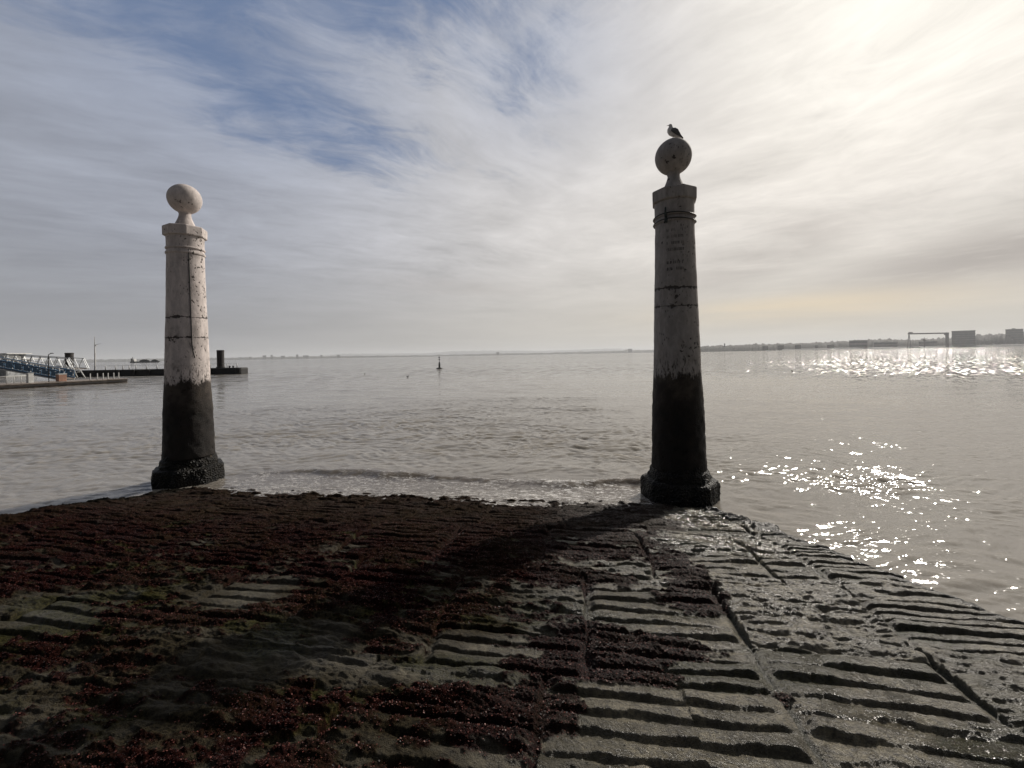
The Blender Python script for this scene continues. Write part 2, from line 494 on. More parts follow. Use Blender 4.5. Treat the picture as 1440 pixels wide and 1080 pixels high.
    h = h + (1 - weed) * (.0034 * fbm(s * 22, t * 34, 4, 91) + .0016 * gnoise(s * 95, t * 100, 93))
    h = h + .035 * smooth(.15, .7, gnoise(s * 3.6, t * 7.0, 87) + .35 * gnoise(s * 14, t * 20, 88)) * smooth(.2, .6, t) * smooth(1.6, 1.0, t)
    z = z + h
    # ragged lip of the quay and its side wall
    es = np.interp(t, EDGE_T, EDGE_S) + .05 * fbm(s * 0 + t * 1.9, t * 0 + 3.3, 4, 95) + .02 * gnoise(t * 9, s * 0, 97)
    dr = s - es
    wl = -8.15 + .08 * fbm(t * 1.7, t * 0 + 9.1, 4, 99)
    dl = wl - s
    d = np.maximum(dr, dl)
    lip = smooth(-.22, .02, d)
    z = z - .035 * lip * smooth(-.3, 0, d) - np.clip(d, 0, 9) * 2.6 * (1 + .2 * fbm(s * 4, t * 4, 3, 101))
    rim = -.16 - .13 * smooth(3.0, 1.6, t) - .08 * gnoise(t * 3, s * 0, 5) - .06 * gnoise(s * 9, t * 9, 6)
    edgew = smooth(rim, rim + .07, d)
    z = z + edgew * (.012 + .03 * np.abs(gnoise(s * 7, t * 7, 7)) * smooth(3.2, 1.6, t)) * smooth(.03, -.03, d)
    z = np.maximum(z, -3.3)
    return z, weed, green, joint, edgew, tint


def axis(segs):
    out = []
    for a, b, st in segs:
        n = max(2, int(round((b - a) / st)))
        out.append(np.linspace(a, b, n, endpoint=False))
    out.append(np.array([segs[-1][1]]))
    return np.concatenate(out)


tr = axis([(-2.2, -.2, .06), (-.2, 1.0, .014), (1.0, 2.6, .010), (2.6, 3.6, .0065), (3.6, 5.65, .0042), (5.65, 6.4, .03), (6.4, 13, .12)])
xs = np.concatenate([np.linspace(-1, 0, 60, endpoint=False), np.linspace(0, 1, 1330), np.linspace(1, 2, 40)[1:]])
TT, XX = np.meshgrid(tr, xs, indexing='ij')
lo = np.interp(TT, [-2.2, 3.0, 5.65, 13], [-8.7, -8.3, -4.4, -4.4])
hi = np.interp(TT, [-2.2, 1.0, 3.6, 5.65, 13], [.9, .95, 1.45, 1.35, 1.35])
SS = np.where(XX < 0, lo + XX * (lo + 9.0 + .35), np.where(XX > 1, hi + (XX - 1) * (3.6 - hi), lo + (hi - lo) * np.clip(XX, 0, 1)))
ZZ, WEED, GREEN, JOINT, EDGEW, TINT = ramp_fields(SS, TT)
X, Y = st2xy(SS, TT)
WET = np.zeros_like(SS)
for ps, pt, a_, b_, wgt in [(.12, 4.84, .22, .10, 1.1), (-.15, 4.74, .35, .05, .7), (-.9, 5.15, .5, .12, .55), (-.1, 1.6, .45, .5, 1.0), (-.1, 2.6, .5, .45, .95), (-.9, 3.9, .4, .5, .45), (-.1, 3.8, .3, .25, .45)]:
    WET = np.maximum(WET, wgt * np.exp(-(((SS - ps) / a_) ** 2 + ((TT - pt) / b_) ** 2)))
MUD_SHADE = smooth(-1.2, -2.3, SS) * .9 + .35 * smooth(.1, .5, fbm(SS * 1.4, TT * 2.2, 3, 201)) * smooth(-.3, -1.0, SS)
for ps, pt, a_, b_, wgt in PATCH:
    if wgt < -.85: MUD_SHADE = MUD_SHADE - .55 * np.exp(-(((SS - ps) / a_) ** 2 + ((TT - pt) / b_) ** 2) * 1.4)
MUD_SHADE = np.clip(MUD_SHADE + .25 * fbm(SS * 3, TT * 5, 3, 205) * smooth(-.8, -1.6, SS), 0, 1)

m = NT('wet_paving_stone')
p = m.pos()
weed = m.attr('weed'); grn = m.attr('green'); jn = m.attr('joint'); ed = m.attr('edge'); tn = m.attr('tint'); tt_ = m.attr('ramp_t')
n1 = m.noise(p, 9, 6, .65); n2 = m.noise(p, 55, 5, .65); n3 = m.noise(p, 220, 3, .6); n4 = m.noise(p, 1.7, 4, .5)
stone = m.mix(m.ramp(n1, .35, .68), (.070, .060, .036), (.27, .235, .155))
stone = m.mix(m.ramp(n2, .42, .66, 0, .8), stone, (.035, .031, .023))
mud_shade = m.mix(m.ramp(n2, .38, .64), (.005, .0045, .0025), (.050, .041, .022))  # mud and dark algae, colour also deepened to strengthen the shadow there
stone = m.mix(m.ramp(m.noise(p, 3.3, 6, .7, .4), .46, .64, 0, .72), stone, m.mix(n2, (.016, .016, .007), (.070, .062, .030)))
stone = m.mix(m.attr('mud_shade'), stone, mud_shade)
stone = m.mix(m.ramp(tn, .2, 1, 0, .25), stone, (.17, .14, .11))
turf = m.mix(m.ramp(n2, .35, .65), (.012, .012, .004), (.056, .052, .016))
col = m.mix(m.math('MULTIPLY', grn, m.ramp(n1, .3, .6, .45, 1.0)), stone, turf)
col = m.mix(m.ramp(jn, .2, .9, 0, .85), col, (.022, .024, .012))
redw = m.mix(m.ramp(n2, .38, .66), (.007, .003, .003), (.034, .011, .009))
redw = m.mix(m.ramp(tt_, 1.6, 3.4, .85, 0), redw, m.mix(n2, (.012, .010, .008), (.060, .044, .034)))
redw = m.mix(m.ramp(n4, .42, .62, 0, .5), redw, (.03, .022, .012))
col = m.mix(weed, col, redw)
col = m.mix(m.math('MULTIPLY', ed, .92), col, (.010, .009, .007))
rough = m.ramp(m.math('ADD', n1, m.math('MULTIPLY', n4, .5)), .5, .95, .24, .52)
rough = m.math('ADD', rough, m.math('MULTIPLY', weed, .2))
rough = m.math('ADD', rough, m.math('MULTIPLY', m.attr('mud_shade'), .3))
wet = m.ramp(tt_, .9, 2.0, -.12, .0)
rough = m.math('ADD', rough, wet)
rough = m.math('MAXIMUM', m.math('SUBTRACT', rough, m.math('MULTIPLY', m.attr('wet'), m.ramp(n1, .35, .6, .16, .40))), .13)
bh = m.math('ADD', m.math('MULTIPLY', n2, 1.0), m.math('MULTIPLY', n3, .6))
bn = m.bump(bh, 1.0, .022)
spec = m.math('MULTIPLY', m.math('SUBTRACT', 1, m.math('MULTIPLY', weed, .75)), m.math('SUBTRACT', .62, m.math('MULTIPLY', m.attr('mud_shade'), .59)))
paving = m.bsdf(Base_Color=col, Roughness=rough, Normal=bn, Specular_IOR_Level=spec)
ramp = grid_mesh('paved_ramp', X, Y, ZZ, paving, dict(weed=WEED, green=GREEN, joint=JOINT, edge=EDGEW, tint=TINT, ramp_t=TT, mud_shade=MUD_SHADE, wet=WET))
tag(ramp, kind='structure', label='worn ribbed stone ramp running down into the river')


# ------------------------------------------------------------------ seaweed tufts (nobody could count them)
def blades(name, n, sampler, size, mat, up=.6, seed=1):
    g = np.random.default_rng(seed)
    s, t, keepw = sampler(g, n)
    k = g.random(len(s)) < keepw
    s, t = s[k], t[k]
    z = ramp_fields(s, t)[0]
    x, y = st2xy(s, t)
    n = len(s)
    base = np.stack([x, y, z - .003], -1)
    a = g.random(n) * 2 * np.pi
    L = size[0] + (size[1] - size[0]) * g.random(n) ** 2
    upv = up * (.35 + .9 * g.random(n))
    d = np.stack([np.cos(a), np.sin(a), upv], -1); d /= np.linalg.norm(d, axis=1, keepdims=True)
    sd_ = np.stack([-np.sin(a), np.cos(a), .5 * (g.random(n) - .5)], -1)
    wv = (.28 + .3 * g.random(n)) * L
    p0 = base - sd_ * wv[:, None] * .4; p1 = base + sd_ * wv[:, None] * .4
    mid = base + d * L[:, None] * .6
    p2 = mid + sd_ * wv[:, None] * .55; p3 = mid - sd_ * wv[:, None] * .55
    tip = base + d * L[:, None]; tip[:, 2] -= L * .22
    co = np.stack([p0, p1, p2, p3, tip], 1).reshape(-1, 3)
    me = bpy.data.meshes.new(name)
    me.vertices.add(n * 5); me.vertices.foreach_set('co', co.astype(np.float32).ravel())
    i5 = (np.arange(n) * 5)[:, None]
    lp = np.concatenate([i5 + np.array([[0, 1, 2, 3]]), i5 + np.array([[3, 2, 4]])], 1).astype(np.int32)
    me.loops.add(lp.size); me.loops.foreach_set('vertex_index', lp.ravel())
    me.polygons.add(n * 2)
    st = np.stack([np.arange(n) * 7, np.arange(n) * 7 + 4], -1).astype(np.int32).ravel()
    me.polygons.foreach_set('loop_start', st)
    me.polygons.foreach_set('loop_total', np.tile(np.array([4, 3], np.int32), n))
    me.polygons.foreach_set('use_smooth', np.full(n * 2, True))
    av = me.attributes.new('tone', 'FLOAT', 'POINT'); av.data.foreach_set('value', np.repeat(g.random(n), 5).astype(np.float32))
    me.update(calc_edges=True); me.materials.append(mat)
    o = bpy.data.objects.new(name, me); C.objects.link(o)
    return o


def samp(weighting, fade=0.0):
    def f(g, n):
        u = g.random(n)
        t = np.interp(u, [0, .16, .5, 1.0], [.7, 2.4, 3.9, 5.75])
        lo_ = np.interp(t, [0, 3, 5.75], [-8.1, -7.6, -4.2])
        hi_ = np.interp(t, [0, 3, 5.75], [.4, .9, .8])
        s = lo_ + (hi_ - lo_) * g.random(n)
        F_ = ramp_fields(s, t)
        k_ = weighting(F_)
        if len(F_) and fade: k_ = k_ * (1 - fade * smooth(-1.2, -2.4, s))
        return s, t, k_
    return f


def leafmat(name, a, b, rough):
    m = NT(name)
    tn = m.attr('tone'); nn = m.noise(m.pos(), 1.6, 4, .6)
    c = m.mix(m.ramp(m.math('ADD', tn, m.math('SUBTRACT', nn, .5)), .2, .9), a, b)
    return m.bsdf(Base_Color=c, Roughness=rough, Specular_IOR_Level=.22)


wd = blades('seaweed', 620000, samp(lambda F_: F_[1] ** 1.5 * .95), (.004, .013), leafmat('red_seaweed', (.010, .005, .004), (.120, .036, .026), .5), .8, 3)
tag(wd, 'dark red seaweed matted over the wet stone ramp', 'seaweed', kind='stuff')
al = blades('algae', 420000, samp(lambda F_, s=0: (.25 + .75 * F_[2]) * (1 - .75 * F_[1]), .8), (.003, .009), leafmat('green_algae', (.016, .016, .006), (.190, .168, .098), .6), .9, 5)
tag(al, 'short olive green algae felted on the bare ribs of the ramp', 'algae', kind='stuff')

# ------------------------------------------------------------------ the river
mw = NT('river_water')
pw = mw.pos()
foam_glint = mw.attr('foam_glint'); shal = mw.attr('shallow')
dist = mw.vmath('LENGTH', pw)
fine = mw.noise(mw.mapping(pw, scale=(1, 1.6, 1), rot=(0, 0, R(-9))), 7.0, 3, .55, col=True)
mid_ = mw.noise(mw.mapping(pw, scale=(.8, 1.8, 1), rot=(0, 0, R(-14))), 1.3, 4, .6, col=True)
big = mw.noise(mw.mapping(pw, scale=(.25, 1, 1), rot=(0, 0, R(-10))), .06, 5, .6)
amp = mw.ramp(big, .36, .66, .45, 1.35)
micro = mw.noise(mw.mapping(pw, scale=(1, 1.5, 1), rot=(0, 0, R(-9))), 26.0, 2, .5, col=True)
kf = mw.math('MULTIPLY', amp, mw.ramp(dist, 4, 60, .34, .6, 'LINEAR'))
km = mw.math('MULTIPLY', amp, mw.ramp(dist, 8, 90, .02, .42, 'LINEAR'))
sl = mw.vmath('ADD', mw.vmath('SCALE', mw.vmath('SUBTRACT', fine, (.5, .5, .5)), scale=kf), mw.vmath('SCALE', mw.vmath('SUBTRACT', mid_, (.5, .5, .5)), scale=km))
sl = mw.vmath('ADD', sl, mw.vmath('SCALE', mw.vmath('SUBTRACT', micro, (.5, .5, .5)), scale=mw.ramp(dist, 6, 24, .36, 0)))
spark = mw.noise(mw.mapping(mw.vmath('ADD', pw, mw.vmath('SCALE', fine, scale=.5)), scale=(1.3, .16, 1), rot=(0, 0, R(-43))), 2.6, 2, .7, col=True)
ks = mw.math('MULTIPLY', mw.ramp(dist, 34, 55, 0, 1.75), mw.ramp(big, .34, .5, .7, 1.1))
sl = mw.vmath('ADD', sl, mw.vmath('SCALE', mw.vmath('SUBTRACT', spark, (.5, .5, .5)), scale=ks))
sl = mw.vmath('MULTIPLY', sl, (1, 1, 0))
nrm = mw.vmath('NORMALIZE', mw.vmath('ADD', mw.n('ShaderNodeNewGeometry').outputs['Normal'], sl))
f1 = mw.noise(mw.mapping(pw, scale=(1, 2.2, 1), rot=(0, 0, R(-9))), 9, 7, .78, .9)
f2 = mw.voro(mw.vmath('ADD', pw, mw.vmath('SCALE', mw.noise(pw, 6, 3, .6, col=True), scale=.25)), 22)
fm = mw.math('MULTIPLY', foam_glint, mw.math('MULTIPLY', mw.ramp(f1, .50, .575), mw.ramp(mw.noise(mw.mapping(pw, scale=(1, 2.6, 1), rot=(0, 0, R(-9))), 1.7, 4, .6, .6),   .34, .56, .22, 1)))
fm = mw.math('MULTIPLY', fm, mw.ramp(f2, .2, .7, 1, .45))
murk = mw.mix(shal, (.222, .204, .176), (.105, .088, .070))
wc = mw.mix(mw.math('MULTIPLY', fm, .9), murk, (.85, .83, .80))  # foam, whitened so its specks also stand for glints in the wash
wr = mw.ramp(fm, .05, .5, .07, .6, 'LINEAR')
water_m = mw.bsdf(Base_Color=wc, Roughness=wr, IOR=1.34, Normal=nrm, Subsurface_Weight=mw.ramp(fm, 0, .5, 1, 0), Subsurface_Radius=(1, 1, 1), Subsurface_Scale=.6)

th = np.concatenate([np.linspace(-175, -66, 40, endpoint=False), np.linspace(-66, 66, 1150, endpoint=False), np.linspace(66, 175, 40)])
rr = np.concatenate([np.geomspace(2.2, 5, 240, endpoint=False), np.geomspace(5, 22, 640, endpoint=False), np.geomspace(22, 200, 300, endpoint=False), np.geomspace(200, 26000, 60)])
RR, TH = np.meshgrid(rr, np.radians(th), indexing='ij')
WX = RR * np.sin(TH); WY = RR * np.cos(TH)
ws = (WX - P0[0]) * ES[0] + (WY - P0[1]) * ES[1]
wt = (WX - P0[0]) * ET[0] + (WY - P0[1]) * ET[1]
spacing = np.maximum(RR * np.gradient(np.log(rr))[:, None], RR * R(132) / 1150)
H = np.zeros_like(RR)
g = np.random.default_rng(11)
patch = .66 + .5 * smooth(-.5, .6, fbm(WX * .10, WY * .22, 3, 111))
sunside = smooth(2.5, 5, WX) * (1 - .9 * np.exp(-(((WX - 5.5) / 1.5) ** 2 + ((WY - 7.0) / .8) ** 2)) - .9 * np.exp(-(((WX - 3.9) / 1.3) ** 2 + ((WY - 4.6) / .8) ** 2)))
patch = patch * (1 - .55 * np.clip(sunside, 0, 1)) * (1 + .25 * np.exp(-(((WX - 5.5) / 1.5) ** 2 + ((WY - 7.0) / .8) ** 2)))
calm = smooth(-.1, -1.6, wt + 0 * ws)
calm = np.maximum(calm, smooth(.5, 1.2, ws)); calm = np.maximum(calm, smooth(-7.2, -8.0, ws))
jx = .35 * fbm(WX * .5, WY * .5, 2, 121); jy = .35 * fbm(WX * .5, WY * .5, 2, 131)
for i in range(110):
    lam = .07 + .22 * g.random() if i >= 64 else .16 * (26 ** g.random()) if i % 4 else .9 + 1.6 * g.random()
    a = R(9 + g.normal() * (34 if lam < 1 else 20)) + R(180)
    kx, ky = -math.sin(a), math.cos(a)
    slope = .040 if i >= 64 else .034 if lam < .6 else .012 if lam < 1.6 else .006
    am = slope * lam / (2 * np.pi)
    ph = 2 * np.pi / lam * ((WX + jx) * kx + (WY + jy) * ky) + g.random() * 6.28
    att = smooth(lam * .34, lam * .17, spacing)
    H += am * att * (np.sin(ph) + .25 * np.sin(2 * ph + 1.2))
H *= patch * (.25 + .75 * calm)
# lapping wave that breaks in front of the ramp between the columns
cr = -.62 - .14 * np.sin(ws * .9 + .6) + .10 * fbm(ws * 1.2, ws * 0 + .5, 3, 141)
q = wt - cr
inb = smooth(-8.6, -7.2, ws) * smooth(.6, -.3, ws)
H += inb * (.042 + .028 * np.sin(ws * 1.3 + 2.2) + .02 * gnoise(ws * 3, ws * 0, 12) + .012) * np.where(q < 0, np.exp(-(q / .34) ** 2), np.exp(-(q / (.12 + .04 * np.sin(ws * 2.1))) ** 2))
cr2 = -2.3 + .25 * np.sin(ws * .6)
H += .5 * inb * .05 * np.exp(-((wt - cr2) / .22) ** 2) * smooth(-.6, .6, fbm(ws * .8, wt * .5, 2, 151))
# swash film climbing the ramp
film = smooth(-.2, 1.0, wt) * inb
mids = smooth(-7.6, -6.6, ws) * smooth(-.3, -1.4, ws)
H += film * (.02 + .055 * mids + .018 * fbm(ws * 2.4, wt * 3.5, 3, 161) + .012 * np.sin(ws * 1.7))
FO = inb * smooth(-.72, -.50, wt - 0 * ws) * smooth(1.5, .9, wt)
FO = np.maximum(FO * (.75 + .35 * smooth(-4, -2, ws)), (.5 + .5 * smooth(-3, -1, ws)) * smooth(.22, .02, q) * smooth(-.10, -.02, q) * inb)
SH = smooth(-1.6, -.2, wt) * inb
water = grid_mesh('water', WX, WY, SEA + H, water_m, dict(foam_glint=FO, shallow=SH))
tag(water, kind='structure', label='muddy grey brown river glittering under the hazy sun')

# ------------------------------------------------------------------ the two stone columns
def column_mat(name, tide, joints, seed, lit_tint):
    m = NT(name)
    o = m.mapping(m.obj(), loc=(seed, seed * 2, 0))
    ob = m.obj()
    z = m.n('ShaderNodeSeparateXYZ', ins={0: ob}).outputs[2]
    streak = m.noise(m.mapping(o, scale=(1, 1, .35)), 13, 8, .72, .3)
    mott = m.noise(o, 5, 6, .65); finen = m.noise(o, 60, 4, .6)
    base = m.mix(m.ramp(streak, .3, .72), (.31 * lit_tint[0], .295 * lit_tint[1], .285 * lit_tint[2]), (.48 * lit_tint[0], .455 * lit_tint[1], .435 * lit_tint[2]))
    base = m.mix(m.ramp(mott, .48, .72, 0, .5), base, (.22, .19, .17))
    # pits and scars
    v = m.voro(m.vmath('ADD', o, m.vmath('SCALE', m.noise(o, 12, 2, .5, col=True), scale=.16)), 11)
    pm = m.math('MULTIPLY', m.ramp(v, .20, .26, 1, 0), m.ramp(m.noise(o, 1.9, 4, .6), .51, .58))
    v2 = m.voro(m.mapping(o, scale=(1, 1, .35)), 34)
    pm2 = m.math('MULTIPLY', m.ramp(v2, .16, .26, 1, 0), m.ramp(m.noise(o, 2.6, 4, .6), .50, .60))
    pit = m.math('MAXIMUM', pm, pm2)
    # open joints between drums
    jn = None
    for k, jz in enumerate(joints):
        dz = m.math('ABSOLUTE', m.math('SUBTRACT', m.math('ADD', z, m.math('MULTIPLY', m.math('SUBTRACT', mott, .5), .05)), jz))
        thick = m.ramp(m.noise(m.mapping(o, loc=(k * 3.3, 0, 0)), 9, 5, .7), .40, .74, .004, .065)
        j = m.ramp(m.math('DIVIDE', dz, thick), .5, 1.1, 1, 0)
        jn = j if jn is None else m.math('MAXIMUM', jn, j)
    dark = m.math('MAXIMUM', pit, jn) if jn is not None else pit
    c = m.mix(m.math('MULTIPLY', dark, .9), base, (.030, .024, .020))
    # tide mark
    ze = m.math('ADD', z, m.math('MULTIPLY', m.math('SUBTRACT', m.noise(m.mapping(o, scale=(1, 1, .35)), 7, 9, .80), .5), .75))
    tm = m.ramp(ze, tide - .03, tide + .03, 1, 0)
    speck = m.math('MULTIPLY', m.ramp(ze, tide, tide + .42, 1, 0), m.ramp(m.noise(m.mapping(o, scale=(1, 1, .3)), 38, 4, .7), .54, .60))
    tm = m.math('MAXIMUM', tm, speck)
    lowc = m.mix(m.ramp(mott, .38, .7), (.003, .0028, .0025), (.013, .010, .008))
    brown = m.mix(m.ramp(mott, .35, .6), (.055, .044, .034), (.018, .014, .011))
    lowc = m.mix(m.ramp(ze, tide - .62, tide - .22), lowc, brown)
    c = m.mix(m.math('MULTIPLY', tm, .97), c, lowc)
    h = m.math('SUBTRACT', m.math('ADD', m.math('MULTIPLY', streak, .35), m.math('MULTIPLY', finen, .25)), m.math('MULTIPLY', dark, .9))
    h = m.math('ADD', h, m.math('MULTIPLY', tm, m.math('MULTIPLY', finen, 1.2)))
    return m.bsdf(Base_Color=c, Roughness=m.ramp(tm, 0, 1, .8, .62), Normal=m.bump(h, .8, .012), Specular_IOR_Level=m.ramp(tm, 0, 1, .3, .12))


crust = NT('mussel_crust')
oc = crust.obj()
vv = crust.voro(oc, 34); nn = crust.noise(oc, 8, 5, .7)
cc = crust.mix(crust.ramp(nn, .4, .65), (.003, .003, .003), (.013, .011, .008))
cc = crust.mix(crust.ramp(crust.noise(oc, 5.5, 3, .5), .68, .74, 0, .8), cc, (.16, .13, .09))
crust_m = crust.bsdf(Specular_IOR_Level=.16, Base_Color=cc, Roughness=.5, Normal=crust.bump(vv, 1.0, .03))
cable_m = simple('black_cable', (.015, .014, .013), .5)
rope_m = simple('old_rope', (.045, .06, .055), .8, var=.3, scale=40, bump=.6)


def rough_lathe(prof, n, amp, seed, octs=4):
    """lathe whose surface is broken by mussels and barnacles"""
    b = MB()
    fine_ = []
    for (r0, z0), (r1, z1) in zip(prof, prof[1:]):
        k = max(1, int(math.hypot(r1 - r0, z1 - z0) / .018))
        for i in range(k): fine_.append((r0 + (r1 - r0) * i / k, z0 + (z1 - z0) * i / k))
    fine_.append(prof[-1])
    b.lathe(fine_, n)
    for v in b.bm.verts:
        d = Vector((v.co.x, v.co.y, 0))
        if d.length < 1e-4: continue
        pn = v.co * 5 + Vector((seed * 7.1, 0, 0))
        k = mn.fractal(pn, 1.0, 2.1, octs) * amp + (mn.noise(v.co * 38 + Vector((seed, 0, 0)))) * amp * .28 + mn.noise(v.co * 2.3 + Vector((seed * 3, 1, 0))) * amp * .9
        v.co += d.normalized() * k
        v.co.z += mn.noise(v.co * 9 + Vector((0, seed, 5))) * amp * .5
    return b


def column(loc, label, mat, seed, drum_rot, cable, lean):
    root = empty('stone_column', loc, 0, label=label, cat='column', group='stone columns flanking the foot of the ramp')
    root.rotation_euler = lean
    # heights in the mesh are world heights minus the foot (-2.25)
    B = 2.25
    base = rough_lathe([(.50, -.35), (.515, .0), (.525, .15), (.515, .30), (.50, .335), (.43, .35), (.425, .42), (.415, .47), (.39, .50), (.385, .58)], 176, .022, seed)
    # squared off block under the drum
    for v in base.bm.verts:
        a = math.atan2(v.co.y, v.co.x) - drum_rot
        if v.co.z < .40:
            k = 1 / max(abs(math.cos(((a + PI / 8) % (PI / 4)) - PI / 8)), .5)
            v.co.x *= 1 + (k - 1) * .9; v.co.y *= 1 + (k - 1) * .9
    base.build('plinth', crust_m, root, True)
    sh = []
    zs = [(.392, .50), (.382, .95), (.372, 1.4), (.345, 1.85), (.326, 2.5), (.308, 3.1), (.290, 3.8), (.282, 4.27)]
    b = MB(); pr = []
    for (r0, z0), (r1, z1) in zip(zs, zs[1:]):
        k = int((z1 - z0) / .025)
        for i in range(k): pr.append((r0 + (r1 - r0) * i / k, z0 + (z1 - z0) * i / k))
    pr.append(zs[-1])
    b.lathe(pr, 96)
    for v in b.bm.verts:
        d = Vector((v.co.x, v.co.y, 0))
        low = max(0, min(1, (1.9 - v.co.z) / 1.0))
        k = mn.noise(v.co * 3 + Vector((seed, 0, 0))) * .004 + mn.fractal(v.co * 8 + Vector((seed, 3, 0)), 1, 2, 3) * (.003 + .009 * low)
        v.co += d.normalized() * k
    b.build('shaft', mat, root, True)
    MB().lathe([(.283, 4.27), (.296, 4.275), (.302, 4.29), (.296, 4.306), (.288, 4.31)], 96, cap=False).build('lower_moulding', mat, root, 40)
    MB().lathe([(.283, 4.18), (.296, 4.185), (.303, 4.205), (.296, 4.225), (.284, 4.23)], 96, cap=False).build('upper_moulding', mat, root, 40)
    MB().lathe([(.284, 4.272), (.286, 4.46), (.29, 4.499)], 96).build('neck_drum', mat, root, 40)
    MB().lathe([(.300, 4.50), (.335, 4.515), (.338, 4.675), (.322, 4.69)], 8, drum_rot).build('capital', mat, root, bevel=.012)
    pp = []
    for i in range(15):
        k = i / 14
        pp.append((.178 - .085 * smooth(-.15, .85, k) + .012 * smooth(.85, 1, k), 4.69 + .29 * k))
    MB().lathe([(.20, 4.685)] + pp, 8, drum_rot).build('pedestal', mat, root, 50)
    b = MB(); r = .266
    bmesh.ops.create_uvsphere(b.bm, u_segments=72, v_segments=40, radius=r)
    for v in b.bm.verts:
        v.co *= 1 + mn.noise(v.co * 5 + Vector((seed, 9, 0))) * .012
        v.co.z += 4.955 + r
    b.build('stone_ball', mat, root, True)
    if cable:
        a = cable
        pts = []
        for i in range(40):
            z = 4.25 - i / 39 * 1.95
            rr_ = np.interp(z, [p[1] for p in zs], [p[0] for p in zs]) + .009
            aa = a + .06 * (i / 39) + .10 * max(0, (i - 33) / 6) ** 2
            pts.append((rr_ * math.cos(aa), rr_ * math.sin(aa), z))
        MB().tube(pts, .0085, 8).build('cable', cable_m, root, True)
    return root


RX, RY = P0
LX, LY = st2xy(-8.58, 0)
fa = math.atan2(-1, -.15)
matL = column_mat('sunlit_pink_limestone', 1.86, [3.03, 2.67], 3.0, (1.38, 1.30, 1.28))  # same stone as the other column, colour lightened to read as sunlit
matR = column_mat('backlit_limestone', 1.92, [3.20, 2.93], 8.0, (.72, .70, .68))  # same stone again, colour darkened to read as backlit
vl = math.atan2(-LY, -LX)
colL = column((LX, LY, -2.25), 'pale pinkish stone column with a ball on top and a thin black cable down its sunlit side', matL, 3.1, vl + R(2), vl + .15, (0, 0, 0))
vr = math.atan2(-RY, -RX)
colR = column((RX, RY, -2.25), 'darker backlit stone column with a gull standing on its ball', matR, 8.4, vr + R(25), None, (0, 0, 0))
for zc in (4.205, 4.29):
    MB().tube([(.303 * math.cos(k * 2 * PI / 60), .303 * math.sin(k * 2 * PI / 60), zc + .012 * math.sin(k * 2 * PI / 60 * 2)) for k in range(60)], .0085, 8, True).build('cable', cable_m, colR, True)
b = MB()
for k, (oa, dz) in enumerate([(-.05, 0), (.05, .0), (0.0, .02)]):
    pts = [((.318 + .01 * math.sin(i * .7)) * math.cos(vr - .38 + oa * (i / 10)), (.318 + .01 * math.sin(i * .7)) * math.sin(vr - .38 + oa * (i / 10)), 4.36 + dz - i * .021) for i in range(11)]
    b.tube(pts, .012, 8)
b.build('rope_knot', rope_m, colR, True)
# carved lines of lettering, weathered past reading
b = MB(); rl = random.Random(4)
for row in range(7):
    z = 4.02 - row * .095
    r_ = np.interp(z, [2.5, 3.1, 3.8, 4.27], [.326, .308, .290, .282])
    a = vr - .38
    while a < vr + .42:
        wdt = rl.uniform(.03, .055)
        if rl.random() < .86 and row != 4:
            for st_ in range(rl.choice([1, 2, 2])):
                aa = a + wdt * st_ * .5
                b.bar((r_ * math.cos(aa), r_ * math.sin(aa), z), ((r_ + .0) * math.cos(aa + rl.uniform(-.012, .012)), r_ * math.sin(aa), z + .042), .0045)
            if rl.random() < .6:
                b.bar((r_ * math.cos(a), r_ * math.sin(a), z + rl.choice([0, .02, .042])), (r_ * math.cos(a + wdt * .5), r_ * math.sin(a + wdt * .5), z + rl.choice([0, .02, .042])), .004)
        a += wdt + .035
b.build('carving', simple('carved_shadow_stone', (.15, .14, .13), .9), colR)

# ------------------------------------------------------------------ the gull
def loft(rings, n=20):
    """rings: (centre, half width (y), half height (z), pitch)"""
    b = MB(); vs = []
    for c, wy, hz, pt in rings:
        c = Vector(c); M = Matrix.Rotation(pt, 3, 'Y')
        vs.append([b.bm.verts.new(c + M @ Vector((0, wy * math.cos(2 * PI * k / n), hz * math.sin(2 * PI * k / n)))) for k in range(n)])
    for a, c in zip(vs, vs[1:]):
        for k in range(n): b.bm.faces.new((a[k], a[(k + 1) % n], c[(k + 1) % n], c[k]))
    b.bm.faces.new(vs[0][::-1]); b.bm.faces.new(vs[-1])
    return b


